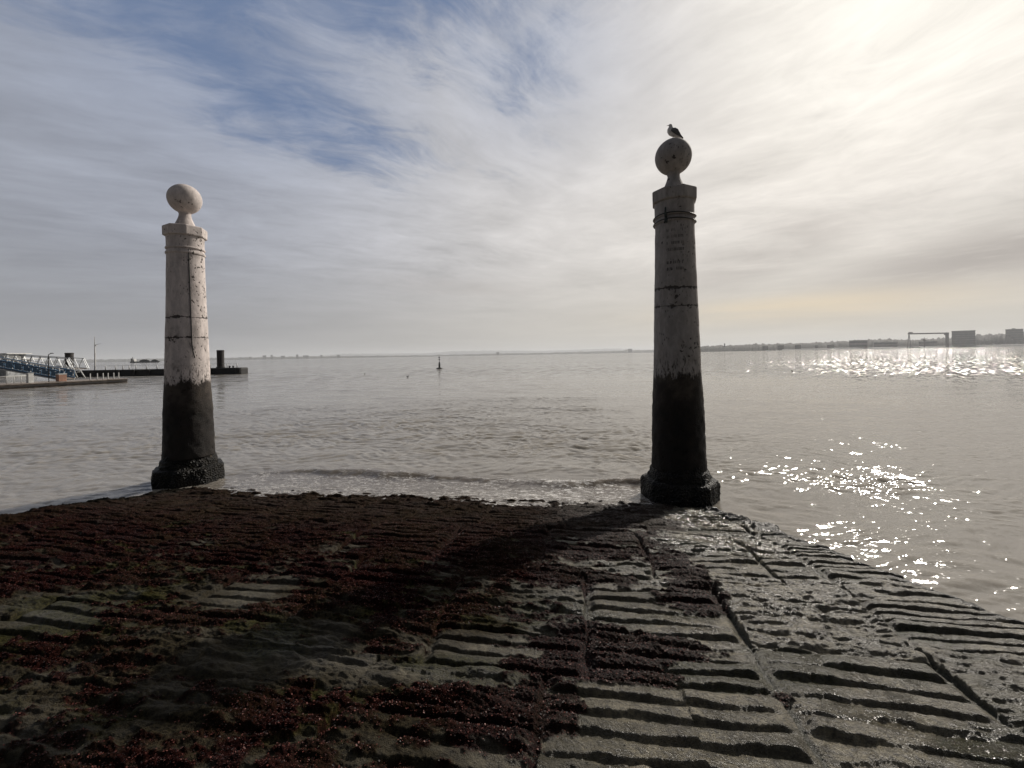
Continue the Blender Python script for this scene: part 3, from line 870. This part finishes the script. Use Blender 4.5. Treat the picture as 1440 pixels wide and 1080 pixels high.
def gull():
    top = Vector((RX, RY, -2.25 + 4.955 + .532 - .001))
    root = empty('gull', top, R(166), label='small grey gull perched on the ball of the right hand column', cat='gull')
    # local +X is forward, feet at the origin
    body = loft([((-.150, 0, .036), .004, .003, 0), ((-.135, 0, .042), .016, .007, -.2), ((-.10, 0, .060), .030, .024, -.4), ((-.065, 0, .078), .046, .046, -.5),
                 ((-.03, 0, .092), .058, .062, -.6), ((.005, 0, .105), .062, .070, -.8), ((.035, 0, .124), .056, .062, -1.0), ((.052, 0, .146), .044, .050, -1.2),
                 ((.058, 0, .164), .032, .036, -1.3), ((.062, 0, .178), .027, .030, -1.1), ((.068, 0, .190), .027, .029, -.7), ((.078, 0, .197), .024, .024, -.2), ((.092, 0, .197), .014, .014, .1), ((.099, 0, .196), .006, .005, .1)])
    g = NT('gull_plumage'); o = g.obj(); z = g.n('ShaderNodeSeparateXYZ', ins={0: o}).outputs[2]
    gc = g.mix(g.ramp(g.noise(o, 30, 4, .6), .35, .7), (.52, .50, .48), (.70, .68, .65))
    gm = g.bsdf(Base_Color=gc, Roughness=.8)
    bo = body.build('body', gm, root, True)
    for s_ in (1, -1):
        wg = loft([((.038, s_ * .052, .128), .004, .014, -.6), ((.015, s_ * .062, .118), .009, .038, -.65), ((-.03, s_ * .060, .100), .010, .042, -.6),
                   ((-.07, s_ * .046, .080), .009, .030, -.5), ((-.115, s_ * .028, .060), .006, .015, -.45), ((-.165, s_ * .010, .040), .003, .005, -.4)], 14)
        wg.build('wing', simple('wing_feathers', (.13, .128, .13), .7, scale=25), root, True)
    bk = simple('gull_beak', (.25, .12, .04), .5); lg = simple('gull_leg', (.16, .09, .06), .6)
    MB().bar((.094, 0, .195), (.124, 0, .187), .011, .003, 10).build('beak', bk, root)
    ey = simple('gull_eye', (.01, .01, .01), .2)
    for s_ in (1, -1):
        e = MB(); bmesh.ops.create_uvsphere(e.bm, u_segments=10, v_segments=8, radius=.0035)
        for v in e.bm.verts: v.co += Vector((.083, s_ * .0225, .200))
        e.build('eye', ey, root, True)
        l = MB().bar((.0, s_ * .022, .0), (-.004, s_ * .022, .068), .006, None, 8)
        for a in (-.5, 0, .5):
            l.bar((0, s_ * .022, .001), (.030 * math.cos(a), s_ * .022 + .030 * math.sin(a), -.002), .005)
        l.build('leg', lg, root)
    for ch_ in list(root.children):
        if not ch_.name.startswith('leg'):
            M_ = Matrix.Translation((0, 0, .085)) @ Matrix.Rotation(-.30, 4, 'Y') @ Matrix.Translation((0, 0, -.078))
            ch_.matrix_local = M_
    return root


gull()

# ------------------------------------------------------------------ left: pontoons, gangways, pier
wood = simple('weathered_pontoon', (.17, .13, .105), .85, var=.35, scale=2.5, bump=.4)
deckm = simple('pontoon_deck', (.30, .26, .23), .9, var=.2, scale=4)
blackm = simple('tarred_steel', (.012, .011, .011), .6, scale=2)
white = simple('white_paint', (.62, .62, .60), .5, var=.12)
grey = simple('galvanised_steel', (.33, .34, .35), .45, .5, var=.15)
bluem = simple('blue_paint', (.05, .12, .21), .45, var=.2)
lowwhite = simple('blue_mesh_panel', (.10, .19, .29), .6, var=.2, scale=9)
orange = simple('faded_orange', (.36, .20, .14), .7, var=.15)

A = Vector((-44.5, 37.0, SEA)); Bp = Vector((-41.4, 45.9, SEA))
d = (Bp - A).normalized(); side = Vector((-d.y, d.x, 0))
rotp = math.atan2(d.y, d.x)
pon = empty('pontoon', A, rotp, label='low brown floating pontoon with white posts at far left', cat='pontoon')
Lp = (Bp - A).length
MB().box((-14, 0, -.25), (-.08, 3.2, .34)).box((.0, 0, -.25), (Lp, 3.2, .34)).build('hull', wood, pon, bevel=.03)
MB().box((-14, -.05, .344), (-.08, 3.22, .43)).box((.0, -.05, .344), (Lp + .03, 3.22, .43)).build('deck', deckm, pon)
MB().box((-14, -.11, .12), (Lp - .1, -.06, .24)).build('rubbing_strake', blackm, pon)


def on_pon(px, off=.25):
    """distance along the pontoon edge seen at this survey column"""
    u = (px - 720) / F
    k = (u * A.y - A.x) / (d.x - u * d.y)
    return k


def p2w(k, off, z=.43):
    v = A + d * k + side * off
    return Vector((v.x, v.y, SEA + z))


def copy_tree(o, parent=None):
    c = o.copy(); C.objects.link(c)
    if parent is not None: c.parent = parent
    for ch in [x for x in bpy.data.objects if x.parent == o]: copy_tree(ch, c)
    return c


post = None
nms = ['nearest to the outer end', 'second from the outer end', 'third from the outer end', 'fourth from the outer end', 'fifth from the outer end', 'farthest from the outer end']
for i, px in enumerate([169, 162, 154, 147, 139, 129]):
    k = on_pon(px)
    if post is None:
        post = empty('bollard_post', p2w(k, .3)); o = post
        MB().lathe([(.045, 0), (.045, .62), (.03, .66)], 12).build('pole', white, post, 40)
        MB().lathe([(.09, 0), (.09, .03), (.05, .035)], 12).build('foot_plate', grey, post)
    else:
        o = copy_tree(post); o.location = p2w(k, .3)
    tag(o, 'thin white post on the brown pontoon, ' + nms[i], 'post', 'white posts on the pontoon')
# handrail near the left border
k0, k1 = on_pon(-20), on_pon(42)
rail = empty('railing', p2w(k0, .35), rotp, label='white pipe railing on the near part of the pontoon', cat='railing')
Lr = k1 - k0
MB().tube([(0, 0, .68), (Lr, 0, .68)], .028).build('top_rail', white, rail, True)
for i in range(7):
    MB().tube([(Lr * i / 6, 0, 0), (Lr * i / 6, 0, .66)], .025).build('post', white, rail, True)
# white cabinet
kc = on_pon(45.5)
cab = empty('cabinet', p2w(kc, .45), rotp, label='narrow cream white service cabinet at the end of the pontoon railing', cat='cabinet')
MB().box((-.18, -.18, .0), (.18, .18, .86)).build('body', white, cab, bevel=.02)
MB().box((-.20, -.20, .865), (.20, .20, .92)).build('lid', white, cab, bevel=.01)
# orange box
kc = on_pon(90)
ob_ = empty('life_vest_locker', p2w(kc, .5), rotp, label='small faded orange locker at the foot of the blue gangway', cat='locker')
MB().box((-.3, -.25, .0), (.3, .25, .66)).build('body', orange, ob_, bevel=.03)
MB().box((-.32, -.27, .665), (.32, .27, .74)).build('lid', white, ob_, bevel=.02)
# lamp
kc = on_pon(76)
lp = empty('street_lamp', p2w(kc, .9), 0, label='slim dark lamp post with a short arm beside the blue gangway', cat='lamp')
MB().tube([(0, 0, 0), (0, 0, 2.5), (.05, 0, 2.62), (.3, 0, 2.72)], .032).build('pole', blackm, lp, True)
MB().box((.22, -.05, 2.68), (.46, .05, 2.75)).build('lamp_head', blackm, lp, bevel=.01)

# blue gangway sloping down onto the pontoon
g0 = at(-30, 512, 45.0); g1 = at(84, 532.3, 43.6)
gw = empty('gangway', g1, 0, label='blue lattice gangway sloping down to the brown pontoon', cat='gangway')
v = g0 - g1; Lg = Vector((v.x, v.y, 0)).length; rise = v.z
gw.rotation_euler[2] = math.atan2(v.y, v.x)
def gp(k, yy, zz_): return Vector((k * Lg, yy, zz_ + k * rise))
for yy in (0, -1.3):
    fr = MB(); 
    fr.bar(gp(0, yy, .04), gp(1, yy, .04), .13); fr.bar(gp(0, yy, .74), gp(1, yy, .78), .15)
    N = 9
    for i in range(N + 1): fr.bar(gp(i / N, yy, .04), gp(i / N, yy, .76), .06)
    for i in range(N): fr.bar(gp(i / N, yy, .04 if i % 2 else .74), gp((i + 1) / N, yy, .74 if i % 2 else .04), .045)
    fr.build('side_truss', bluem, gw)
    br = MB()
    for i in range(N):
        br.bar(gp((i + .1) / N, yy - .0, .12 if i % 2 else .64), gp((i + .9) / N, yy, .64 if i % 2 else .12), .05, .07); br.bar(gp((i + .5) / N, yy, .15), gp((i + .9) / N, yy, .4), .05)
    br.build('brace', white, gw)
    pn_ = MB()
    for i in range(N):
        pn_.bar(gp((i + .12) / N, yy + .03, .4), gp((i + .88) / N, yy + .03, .4), .012, .42)
    pn_.build('mesh_panel', lowwhite, gw)
MB().bar(gp(-.01, -.65, -.03), gp(1, -.65, -.03), 1.34, .06).build('deck', deckm, gw)
MB().bar(gp(0, .02, -.12), gp(1, .02, -.12), .08, .1).bar(gp(0, -1.32, -.12), gp(1, -1.32, -.12), .08, .1).build('beam', white, gw)
hr = MB()
for yy in (.0, -1.3):
    hr.bar(gp(0, yy, 1.02), gp(1, yy, 1.06), .05)
for i in range(13):
    for yy in (0, -1.3): hr.bar(gp(i / 12.5, yy, .76), gp(i / 12.5, yy, 1.03), .05)
hr.build('handrail', white, gw)
# rubber fender piles under the gangway
# grey truss gangway behind
q0 = at(-20, 511, 58); q1 = at(101, 518.5, 56)
gw2 = empty('truss_bridge', q1, 0, label='grey arched truss footbridge behind the blue gangway', cat='footbridge')
v = q0 - q1; Lg = Vector((v.x, v.y, 0)).length; rise = v.z
gw2.rotation_euler[2] = math.atan2(v.y, v.x)
for yy in (0, -1.8):
    fr = MB()
    fr.bar(gp(0, yy, 0), gp(1, yy, 0), .09); fr.bar(gp(.035, yy, 1.3), gp(1, yy, 1.3), .085)
    fr.bar(gp(-.02, yy, 0), gp(.035, yy, 1.3), .08)
    N = 10
    for i in range(N):
        a0 = i / N; a1 = (i + 1) / N
        fr.bar(gp(a0, yy, 0), gp((a0 + a1) / 2 , yy, 1.3), .05); fr.bar(gp((a0 + a1) / 2, yy, 1.3), gp(a1, yy, 0), .05)
    fr.build('side_truss', grey, gw2)
MB().bar(gp(0, -.9, -.07), gp(1, -.9, -.07), 1.9, .06).build('deck', deckm, gw2)
# slanted frame
fr_root = empty('access_ramp', at(121, 531, 50), 0, label='white slanted tube frame leading from the footbridge to the pontoon', cat='ramp')
o0 = fr_root.location.copy()
P_ = lambda px, py, Y: at(px, py, Y) - o0
fb = MB()
for Y_ in (50, 51.6):
    fb = MB()
    fb.tube([P_(92, 513, Y_), P_(106, 531.5, Y_)], .055); fb.tube([P_(101, 515, Y_), P_(109, 530.5, Y_)], .055)
    fb.tube([P_(113, 521, Y_), P_(120, 531.5, Y_)], .06); fb.tube([P_(109, 522, Y_), P_(114, 521, Y_)], .05); fb.tube([P_(97, 520, Y_), P_(104, 520.3, Y_)], .04); fb.tube([P_(100, 526, Y_), P_(112, 523, Y_)], .04)
    fb.build('frame', white, fr_root, True)
fb2 = MB()
fb2.tube([P_(97, 503, 55), P_(112, 520, 51.6)], .05); fb2.tube([P_(90, 516, 55), P_(112, 521, 51.6)], .04); fb2.tube([P_(101, 509, 54), P_(101, 517, 54)], .03); fb2.tube([P_(107, 515, 53), P_(107, 520, 53)], .03)
fb2.build('handrail', white, fr_root, True)

# dark pier behind
pier = empty('floating_pier', at(225, 523, 66), 0, label='long black floating pier crossing behind the left column', cat='pier')
x0 = at(104, 523, 66).x - pier.location.x; x1 = at(339, 523, 66).x - pier.location.x
zb = SEA - pier.location.z
MB().box((x0, 0, zb - .3), (x1, 1.8, zb + .95)).build('hull', blackm, pier, bevel=.08)
MB().box((x0 + .1, .1, zb + .952), (x1 - .1, 1.7, zb + 1.0)).build('deck', simple('dark_deck', (.03, .028, .027), .9), pier)
for k in range(10):
    xx = x1 - .15 - k * .32 if k < 3 else x0 + (x1 - x0) * (k / 11)
    MB().lathe([(.06, zb + .2), (.13, zb + .24), (.13, zb + .95), (.06, zb + 1.0)], 12, center=(xx, -.16)).build('tyre_fender', blackm, pier, 40)
for px in (320, 325, 235.5):
    MB().lathe([(.10, zb + 1.0), (.10, zb + 1.16), (.17, zb + 1.2), (.17, zb + 1.26), (.05, zb + 1.3)], 12, center=(at(px, 520, 66).x - pier.location.x, .5)).build('bollard', blackm, pier, 40)
rl2 = empty('railing', at(170, 519, 66), 0, label='thin white railing along the black pier', cat='railing')
rl2.location.y = 67.2; rl2.location.z = SEA + 1.0
pxs = [128, 143.5, 157.5, 168, 177, 186.5, 201.5, 216.5, 228, 241, 254, 268, 280, 292, 303, 316, 330]
xsr = [at(q_, 519, 66.6).x - rl2.location.x for q_ in pxs]
MB().tube([(xsr[0], 0, .62), (xsr[-1], 0, .62)], .018).build('top_rail', grey, rl2, True)
for xx in xsr: MB().tube([(xx, 0, 0), (xx, 0, .64)], .06).build('post', white, rl2, True)
pm = None
for px, py, nm in [(97.5, 497.5, 'thick black mooring pile behind the footbridge at left'), (310, 492.5, 'thick black mooring pile at the outer end of the pier')]:
    t_ = at(px, py, 67.5)
    if pm is None:
        pm = empty('mooring_pile', (t_.x, 67.5, SEA - .6)); o = pm
        MB().lathe([(.5, 0), (.5, 4.2), (.53, 4.21), (.53, 4.36), (.46, 4.4)], 32).build('pile', simple('pile_steel', (.03, .025, .023), .7, scale=3), pm, 40)
        MB().lathe([(.56, 1.45), (.62, 1.5), (.62, 1.72), (.56, 1.77)], 32, cap=False).build('collar', blackm, pm, 40)
    else:
        o = copy_tree(pm); o.location = (t_.x, 67.5, SEA - .6)
    tag(o, nm, 'pile', 'mooring piles of the pier')
mt = at(134, 520, 67)
mast = empty('mast', (mt.x, 67, SEA + 1.0), 0, label='tall slender white mast with a small side arm on the black pier', cat='mast')
MB().lathe([(.10, 0), (.09, 2.5), (.06, 3.9), (.03, 5.25)], 12).build('pole', white, mast, 40)
MB().tube([(0, 0, 3.95), (.55, 0, 4.05)], .03).tube([(.45, 0, 4.05), (.95, 0, 4.16)], .02).build('arm', grey, mast, True)
MB().box((.05, -.08, 3.78), (.3, .08, 3.9)).build('light', white, mast, bevel=.01)

# white ferry, its stern just in frame
fo = at(-20, 512, 74)
fer = empty('ferry', (fo.x, 74, SEA), 0, label='white ferry with stacked decks cut off by the left border', cat='ferry')
xr = lambda px: at(px, 500, 74).x - fo.x
MB().lathe([(0.01, -.3)], 3, cap=False) if False else None
MB().box((-16, 0, -.3), (xr(8), 5, 1.4)).build('hull', simple('ferry_hull', (.35, .36, .37), .5), fer, bevel=.25)
cb_ = MB().box((-15, .4, 1.402), (xr(3), 4.6, 2.9)).build('cabin', white, fer, bevel=.08)
MB().box((-15.5, .1, 2.95), (xr(20), 4.9, 3.12)).build('upper_deck', white, fer, bevel=.04)
MB().box((-14, .8, 3.125), (xr(-2), 4.2, 3.95)).build('wheelhouse', white, fer, bevel=.06)
MB().box((-14.4, .5, 3.955), (xr(4.5), 4.5, 4.1)).build('roof', white, fer, bevel=.03)
MB().box((-13, .378, 1.9), (xr(-1), .396, 2.5)).build('window', simple('dark_glass', (.02, .025, .03), .15), cb_)
MB().tube([(xr(12), 2, 3.12), (xr(12), 2, 3.7)], .05).box((xr(9.5), 1.8, 3.6), (xr(14), 2.2, 3.78)).build('radar', blackm, fer)

# ------------------------------------------------------------------ buoy, birds on the water
bo = at(618, 518, 75)
buoy = empty('buoy', (bo.x, 75, SEA), 0, label='slim black channel buoy with two balls on its mast out in the river', cat='buoy')
MB().lathe([(.15, -.3), (.52, -.1), (.56, .06), (.50, .16), (.17, .22)], 28).build('float', blackm, buoy, 40)
MB().lathe([(.17, .2), (.16, .7), (.13, 1.0), (.09, 1.22), (.05, 1.25)], 18).build('tower', blackm, buoy, 40)
bp_ = MB().lathe([(.03, 1.2), (.028, 2.15)], 10).build('pole', white, buoy)
for zc in (1.62, 2.0):
    b = MB(); bmesh.ops.create_uvsphere(b.bm, u_segments=16, v_segments=10, radius=.14)
    for v in b.bm.verts: v.co.z = v.co.z * .95 + zc
    b.build('topmark', blackm, bp_, True)

bird0 = None
bl = simple('dark_waterbird', (.03, .03, .032), .6)
for i, (px, py, lab) in enumerate([(573, 530, 'dark waterbird afloat left of the channel buoy'), (513, 526, 'smaller looking waterbird afloat farther left of the channel buoy'),
                                   (1114, 522.5, 'dark waterbird afloat at the edge of the glitter right of the tall column'), (1291, 522.5, 'dark waterbird afloat below the gantry crane')]):
    v = (py - 499.2) + (px - 720) * ROLL
    Y_ = F * -SEA / v
    o_ = at(px, py, Y_)
    if bird0 is None:
        bird0 = empty('waterbird', (o_.x, Y_, SEA + .01)); oo = bird0; bird0.scale = (.6, .6, .6)
        loft([((-.26, 0, .10), .01, .008, 0), ((-.18, 0, .09), .06, .035, 0), ((0, 0, .06), .11, .085, 0), ((.14, 0, .07), .08, .075, 0), ((.19, 0, .13), .04, .05, -.9), ((.20, 0, .22), .032, .034, -1.2), ((.24, 0, .25), .03, .03, -.3), ((.29, 0, .245), .01, .01, 0)], 14).build('body', bl, bird0, True)
        MB().bar((.285, 0, .245), (.345, 0, .238), .018, .006, 8).build('beak', bl, bird0)
    else:
        oo = copy_tree(bird0); oo.location = (o_.x, Y_, SEA + .01); oo.rotation_euler[2] = i * 1.9
    tag(oo, lab, 'bird', 'waterbirds afloat on the river')

# ------------------------------------------------------------------ far shores
def ridge(name, pts, Y, thick, mat, label, seed, bumpy=1.0, wander=0.0):
    """land strip: pts = (survey column, height in survey pixels above the water line)"""
    xs_ = np.linspace(pts[0][0], pts[-1][0], int(max(60, (pts[-1][0] - pts[0][0]) * 1.6)))
    hp = np.interp(xs_, [p[0] for p in pts], [p[1] for p in pts])
    hp = np.maximum(hp + bumpy * (fbm(xs_ * .09, xs_ * 0 + seed, 3, seed) * .7 + .55 * fbm(xs_ * .45, xs_ * 0, 2, seed + 3)), .3)
    rows = np.linspace(0, 1, 14)
    XX_ = np.zeros((14, len(xs_))); YY_ = XX_.copy(); ZZ_ = XX_.copy()
    for j, k in enumerate(rows):
        prof = min(1, math.sin(min(k * 2.6, 1) * PI / 2) ** .6) * (1 - max(0, (k - .75) / .25) ** 2)
        yy = Y + thick * k + wander * np.sin(xs_ * .01)
        XX_[j] = (xs_ - 720) / F * yy
        YY_[j] = yy
        nz = 1 + .18 * fbm(xs_ * .2, xs_ * 0 + k * 9, 3, seed + 7) * (1 if 0 < k < .4 else 0)
        ZZ_[j] = SEA - 1.5 + (hp * Y / F + 1.5) * prof * nz
    o = grid_mesh(name, XX_, YY_, ZZ_, mat)
    return tag(o, label=label, kind='structure')


def landmat(name, a, b, sc):
    m = NT(name); p = m.pos()
    c = m.mix(m.ramp(m.noise(p, sc, 6, .65), .4, .62), a, b)
    c = m.mix(m.ramp(m.noise(p, sc * 4, 3, .6), .60, .68, 0, .5), c, (.26, .24, .21))
    return m.bsdf(Base_Color=c, Roughness=.95)


lm1 = landmat('wooded_shore', (.012, .015, .010), (.035, .034, .026), .012)
lm2 = landmat('distant_land', (.03, .035, .028), (.08, .075, .06), .003)
ridge('far_shore', [(60, 4), (110, 4.5), (200, 4), (300, 3.5), (350, 3.5), (420, 3.2), (480, 3), (520, 2.5), (600, 1.8), (660, 2.2), (700, 2.6), (760, 2.2), (840, 3.2), (900, 4), (960, 4.5)], 9000, 900, lm2, 'low far shore along the horizon', 4, .5)
ridge('near_shore', [(940, 3), (990, 8), (1019, 8.5), (1060, 9.4), (1110, 10), (1150, 10.6), (1190, 12), (1240, 13.5), (1290, 12), (1340, 14), (1372, 17), (1395, 18), (1412, 19), (1445, 20), (1500, 20), (1560, 20)], 3300, 500, lm1, 'wooded shore with a shipyard at the right', 9, 1.1)
ridge('hills', [(430, 2), (480, 6), (520, 5.5), (600, 4.5), (640, 7), (700, 6.5), (760, 5), (860, 6.5), (930, 3), (960, 1)], 23000, 1500, lm2, 'faint blue hills beyond the far shore', 15, .4)
ridge('quay', [(1100, 1.6), (1180, 2.4), (1280, 2.2), (1340, 2.6), (1450, 3.0), (1560, 3.0)], 3050, 160, simple('quay_concrete', (.10, .10, .095), .9, scale=.02), 'low quay of the shipyard', 19, .2)

conc = simple('dark_concrete', (.13, .125, .12), .9, scale=.05, var=.2)
concl = simple('pale_concrete', (.24, .23, .22), .9, scale=.05, var=.2)
glassd = simple('window_bands', (.04, .045, .05), .4, scale=.1)


def block(px0, px1, py0, py1, Y, label, mat, group, dep=40, bands=4, cat='building', roofbox=True):
    a = at(px0, py1, Y); b_ = at(px1, py0, Y)
    root = empty('building', ((a.x + b_.x) / 2, Y, a.z), -math.atan2(a.x, Y), label=label, cat=cat, group=group)
    hw = (b_.x - a.x) / 2 * math.cos(math.atan2(a.x, Y)); h_ = (at((px0 + px1) / 2, py0, Y).z - a.z)
    wl_ = MB().box((-hw, 0, 0), (hw, dep, h_)).build('wall', mat, root)
    if bands and group is None:
        mb = MB()
        for i in range(bands):
            z = h_ * (i + .45) / bands
            mb.box((-hw * .96, -.3, z), (hw * .96, -.03, z + h_ / bands * .4))
        mb.build('window_band', glassd, wl_)
    rf_ = MB().box((-hw * 1.02, -.8, h_ + .05), (hw * 1.02, dep, h_ + h_ * .05)).build('roof', conc, root)
    if roofbox: MB().box((-hw * .3, dep * .3, h_ * 1.052), (hw * .15, dep * .7, h_ * 1.12)).build('roof_box', conc, rf_)
    return root


block(1338.5, 1371, 466, 488, 3150, 'broad dark slab building right of the gantry crane', conc, None, 60, 7, roofbox=False)
block(1414, 1438.5, 463.5, 480, 3350, 'dark block standing on the wooded hill by the right border', conc, None, 60, 5)
block(1194, 1219.5, 479, 490.5, 3150, 'long flat roofed shed at the left end of the shipyard', concl, None, 60, 2, roofbox=False)
block(1229, 1262, 481.5, 490, 3180, 'wide low grey hall between the shed and the gantry crane', concl, None, 60, 2)
block(1292, 1318, 480.5, 489, 3260, 'low pale hall seen through the legs of the gantry crane', concl, None, 60, 2)
rb = random.Random(5)
places = [(1076, 'nearest the tall column'), (1098, 'second along from the tall column'), (1122, 'third along from the tall column'), (1148, 'fourth along from the tall column'), (1168, 'just left of the long shed'), (1390, 'on the slope right of the slab building'), (1402, 'just below the block on the wooded hill')]
for i, (px, where) in enumerate(places):
    wpx = rb.uniform(4, 10); hpx = rb.uniform(2, 3.4)
    yb = 499.2 - (px - 720) * ROLL - (1.5 if px < 1300 else 4)
    block(px - wpx / 2, px + wpx / 2, yb - hpx - 1.5, yb + 1, 3140, 'small pale building on the right shore, ' + where, concl if i % 2 else conc, 'small buildings on the right shore', 30, 2, roofbox=False)
for i in range(10):
    px = [352, 372, 382, 398, 418, 430, 452, 476, 700, 886][i]
    where = ['1', '2'][0]
    yb = 499.2 - (px - 720) * ROLL
    wpx = [3, 5, 3, 6, 3, 8, 3, 4, 4, 6][i]; hpx = [4, 5.5, 6, 4.4, 5.8, 4.5, 4.6, 4.4, 4.2, 5.5][i]
    nm = ['closest to the pier end', 'a little right of the pier end', 'the tallest narrow one right of the pier end', 'broad and low, fourth from the pier end', 'narrow and tall, fifth from the pier end',
          'widest of the row, sixth from the pier end', 'narrow, seventh from the pier end', 'last of the row toward the buoy', 'alone right of the buoy', 'just left of the tall right column'][i]
    block(px - wpx / 2, px + wpx / 2, yb - hpx, yb - 1, 8900, 'tiny hazy building on the far shore, ' + nm, concl, 'hazy buildings on the far shore', 60, 0, roofbox=False)

# gantry crane
Yc = 3000
ga = at(1278.5, 489, Yc); gb_ = at(1332, 488, Yc)
cr_ = empty('gantry_crane', (ga.x, Yc, SEA), 0, label='huge shipyard gantry crane spanning like a gate on the right shore', cat='crane')
W = gb_.x - ga.x; Ht = at(1278.5, 468.5, Yc).z - SEA; Ht2 = Ht
cm = simple('crane_steel', (.10, .08, .075), .7, scale=.05)
MB().box((-4, -6, Ht - 9), (W + 8, 6, Ht)).build('girder', cm, cr_, bevel=.5)
MB().box((W - 6, -7, 4), (W + 6, 7, Ht - 9.05)).build('leg', cm, cr_)
MB().bar((0, -14, 4), (0, -1, Ht - 9.05), 3.4).bar((0, 14, 4), (0, 1, Ht - 9.05), 3.4).build('leg', cm, cr_)
MB().box((2, -8, Ht + .05), (20, 8, Ht + 7)).build('trolley', cm, cr_, bevel=.5)
MB().box((W - 14, -9, Ht - 17), (W - 6.05, 9, Ht - 9.1)).build('cab', cm, cr_, bevel=.5)
MB().box((-9, -18, 1), (9, 18, 3.95)).build('bogie', cm, cr_); MB().box((W - 12, -18, 1), (W + 12, 18, 3.95)).build('bogie', cm, cr_)
# jib crane below it
jc = at(1300, 488, 3020)
j_ = empty('jib_crane', (jc.x, 3020, SEA), 0, label='small dark dockside crane standing under the big gantry', cat='crane')
MB().bar((0, 0, 3), (0, 0, 62), 9, 5, 10).build('tower', cm, j_)
MB().box((-9, -4, 50), (12, 4, 60)).build('cab', cm, j_, bevel=.6)
MB().bar((0, 0, 62), (22, 0, 70), 2.6).bar((0, 0, 62), (-18, 0, 66), 2.6).bar((0, 0, 60), (0, 0, 74), 2).build('jib', cm, j_)
# white ship hull in the yard
ws_ = at(1286, 488, 2960)
sh = empty('moored_ship', (ws_.x, 2960, SEA), 0, label='low white ship moored at the foot of the gantry crane', cat='ship')
MB().box((-36, 0, -1), (40, 12, 7)).build('hull', white, sh, bevel=1)
MB().box((-30, 2, 7.05), (-8, 10, 12)).build('superstructure', white, sh, bevel=.5)
# chimney on the ridge
ch = at(1019, 490, 3400)
chm = empty('tower', (ch.x, 3400, ch.z - 3), 0, label='tiny lone tower on the ridge just right of the tall column', cat='tower')
MB().lathe([(4.5, 0), (4.2, 34), (5.6, 35), (5.6, 39), (1, 44)], 12).build('wall', conc, chm)

# cargo ship at anchor on the left
sp = at(204, 509.5, 900)
shp = empty('cargo_ship', (sp.x, 900, SEA), 0, label='dark cargo ship with a white bridge at anchor left of the pale column', cat='ship')
px2m = 900 / F
hull = MB(); 
hull.box((-19 * px2m, -4, -.6), (19.5 * px2m, 4, 2.6))
for v in hull.bm.verts:
    if v.co.x > 10 and v.co.z < 1: v.co.x -= 3
hull.build('hull', simple('ship_hull', (.03, .032, .038), .6, scale=.3), shp, bevel=.3)
MB().box((-17 * px2m, -3, 2.65), (-13.5 * px2m, 3, 6.3)).box((-16.6 * px2m, -3.4, 6.35), (-14 * px2m, 3.4, 8.0)).build('bridge', white, shp, bevel=.1)
MB().box((-18.8 * px2m, -2, 2.62), (-17.4 * px2m, 2, 9.3)).bar((-17.2 * px2m, 0, 7.5), (-17.2 * px2m, 0, 12.5), .5).build('funnel', simple('ship_funnel', (.05, .05, .055), .6), shp)
for x0_, x1_, hh_ in ((-7, 6, 6.4), (9, 18.5, 6.0)):
    b = MB()
    n_ = 14
    for i in range(n_ + 1):
        pass
    bmesh.ops.create_icosphere(b.bm, subdivisions=4, radius=1)
    for v in b.bm.verts:
        k = 1 + .22 * mn.fractal(v.co * 2.2 + Vector((x0_, 0, 0)), 1, 2, 3)
        v.co = Vector((v.co.x * k * (x1_ - x0_) / 2 * px2m + (x0_ + x1_) / 2 * px2m, v.co.y * 3.4, max(2.62, 2.6 + v.co.z * k * (hh_ - 2.2))))
    b.build('cargo_heap', simple('bulk_cargo', (.028, .03, .03), .95, scale=.4), shp, True)

# ------------------------------------------------------------------ the air over the river
hz = MB().box((-29000, -400, -4.5), (29000, 29000, 290)).build('haze', None or bpy.data.materials.new('river_haze'))
hm = hz.data.materials[0]; hm.use_nodes = True; t = hm.node_tree; t.nodes.clear()
pv = t.nodes.new('ShaderNodeVolumePrincipled'); pv.inputs['Color'].default_value = (.86, .89, .93, 1)
pv.inputs['Density'].default_value = 6e-5; pv.inputs['Anisotropy'].default_value = .2
oo = t.nodes.new('ShaderNodeOutputMaterial'); t.links.new(pv.outputs[0], oo.inputs['Volume'])
tag(hz, 'thin pale haze lying over the wide river', 'haze', kind='stuff')
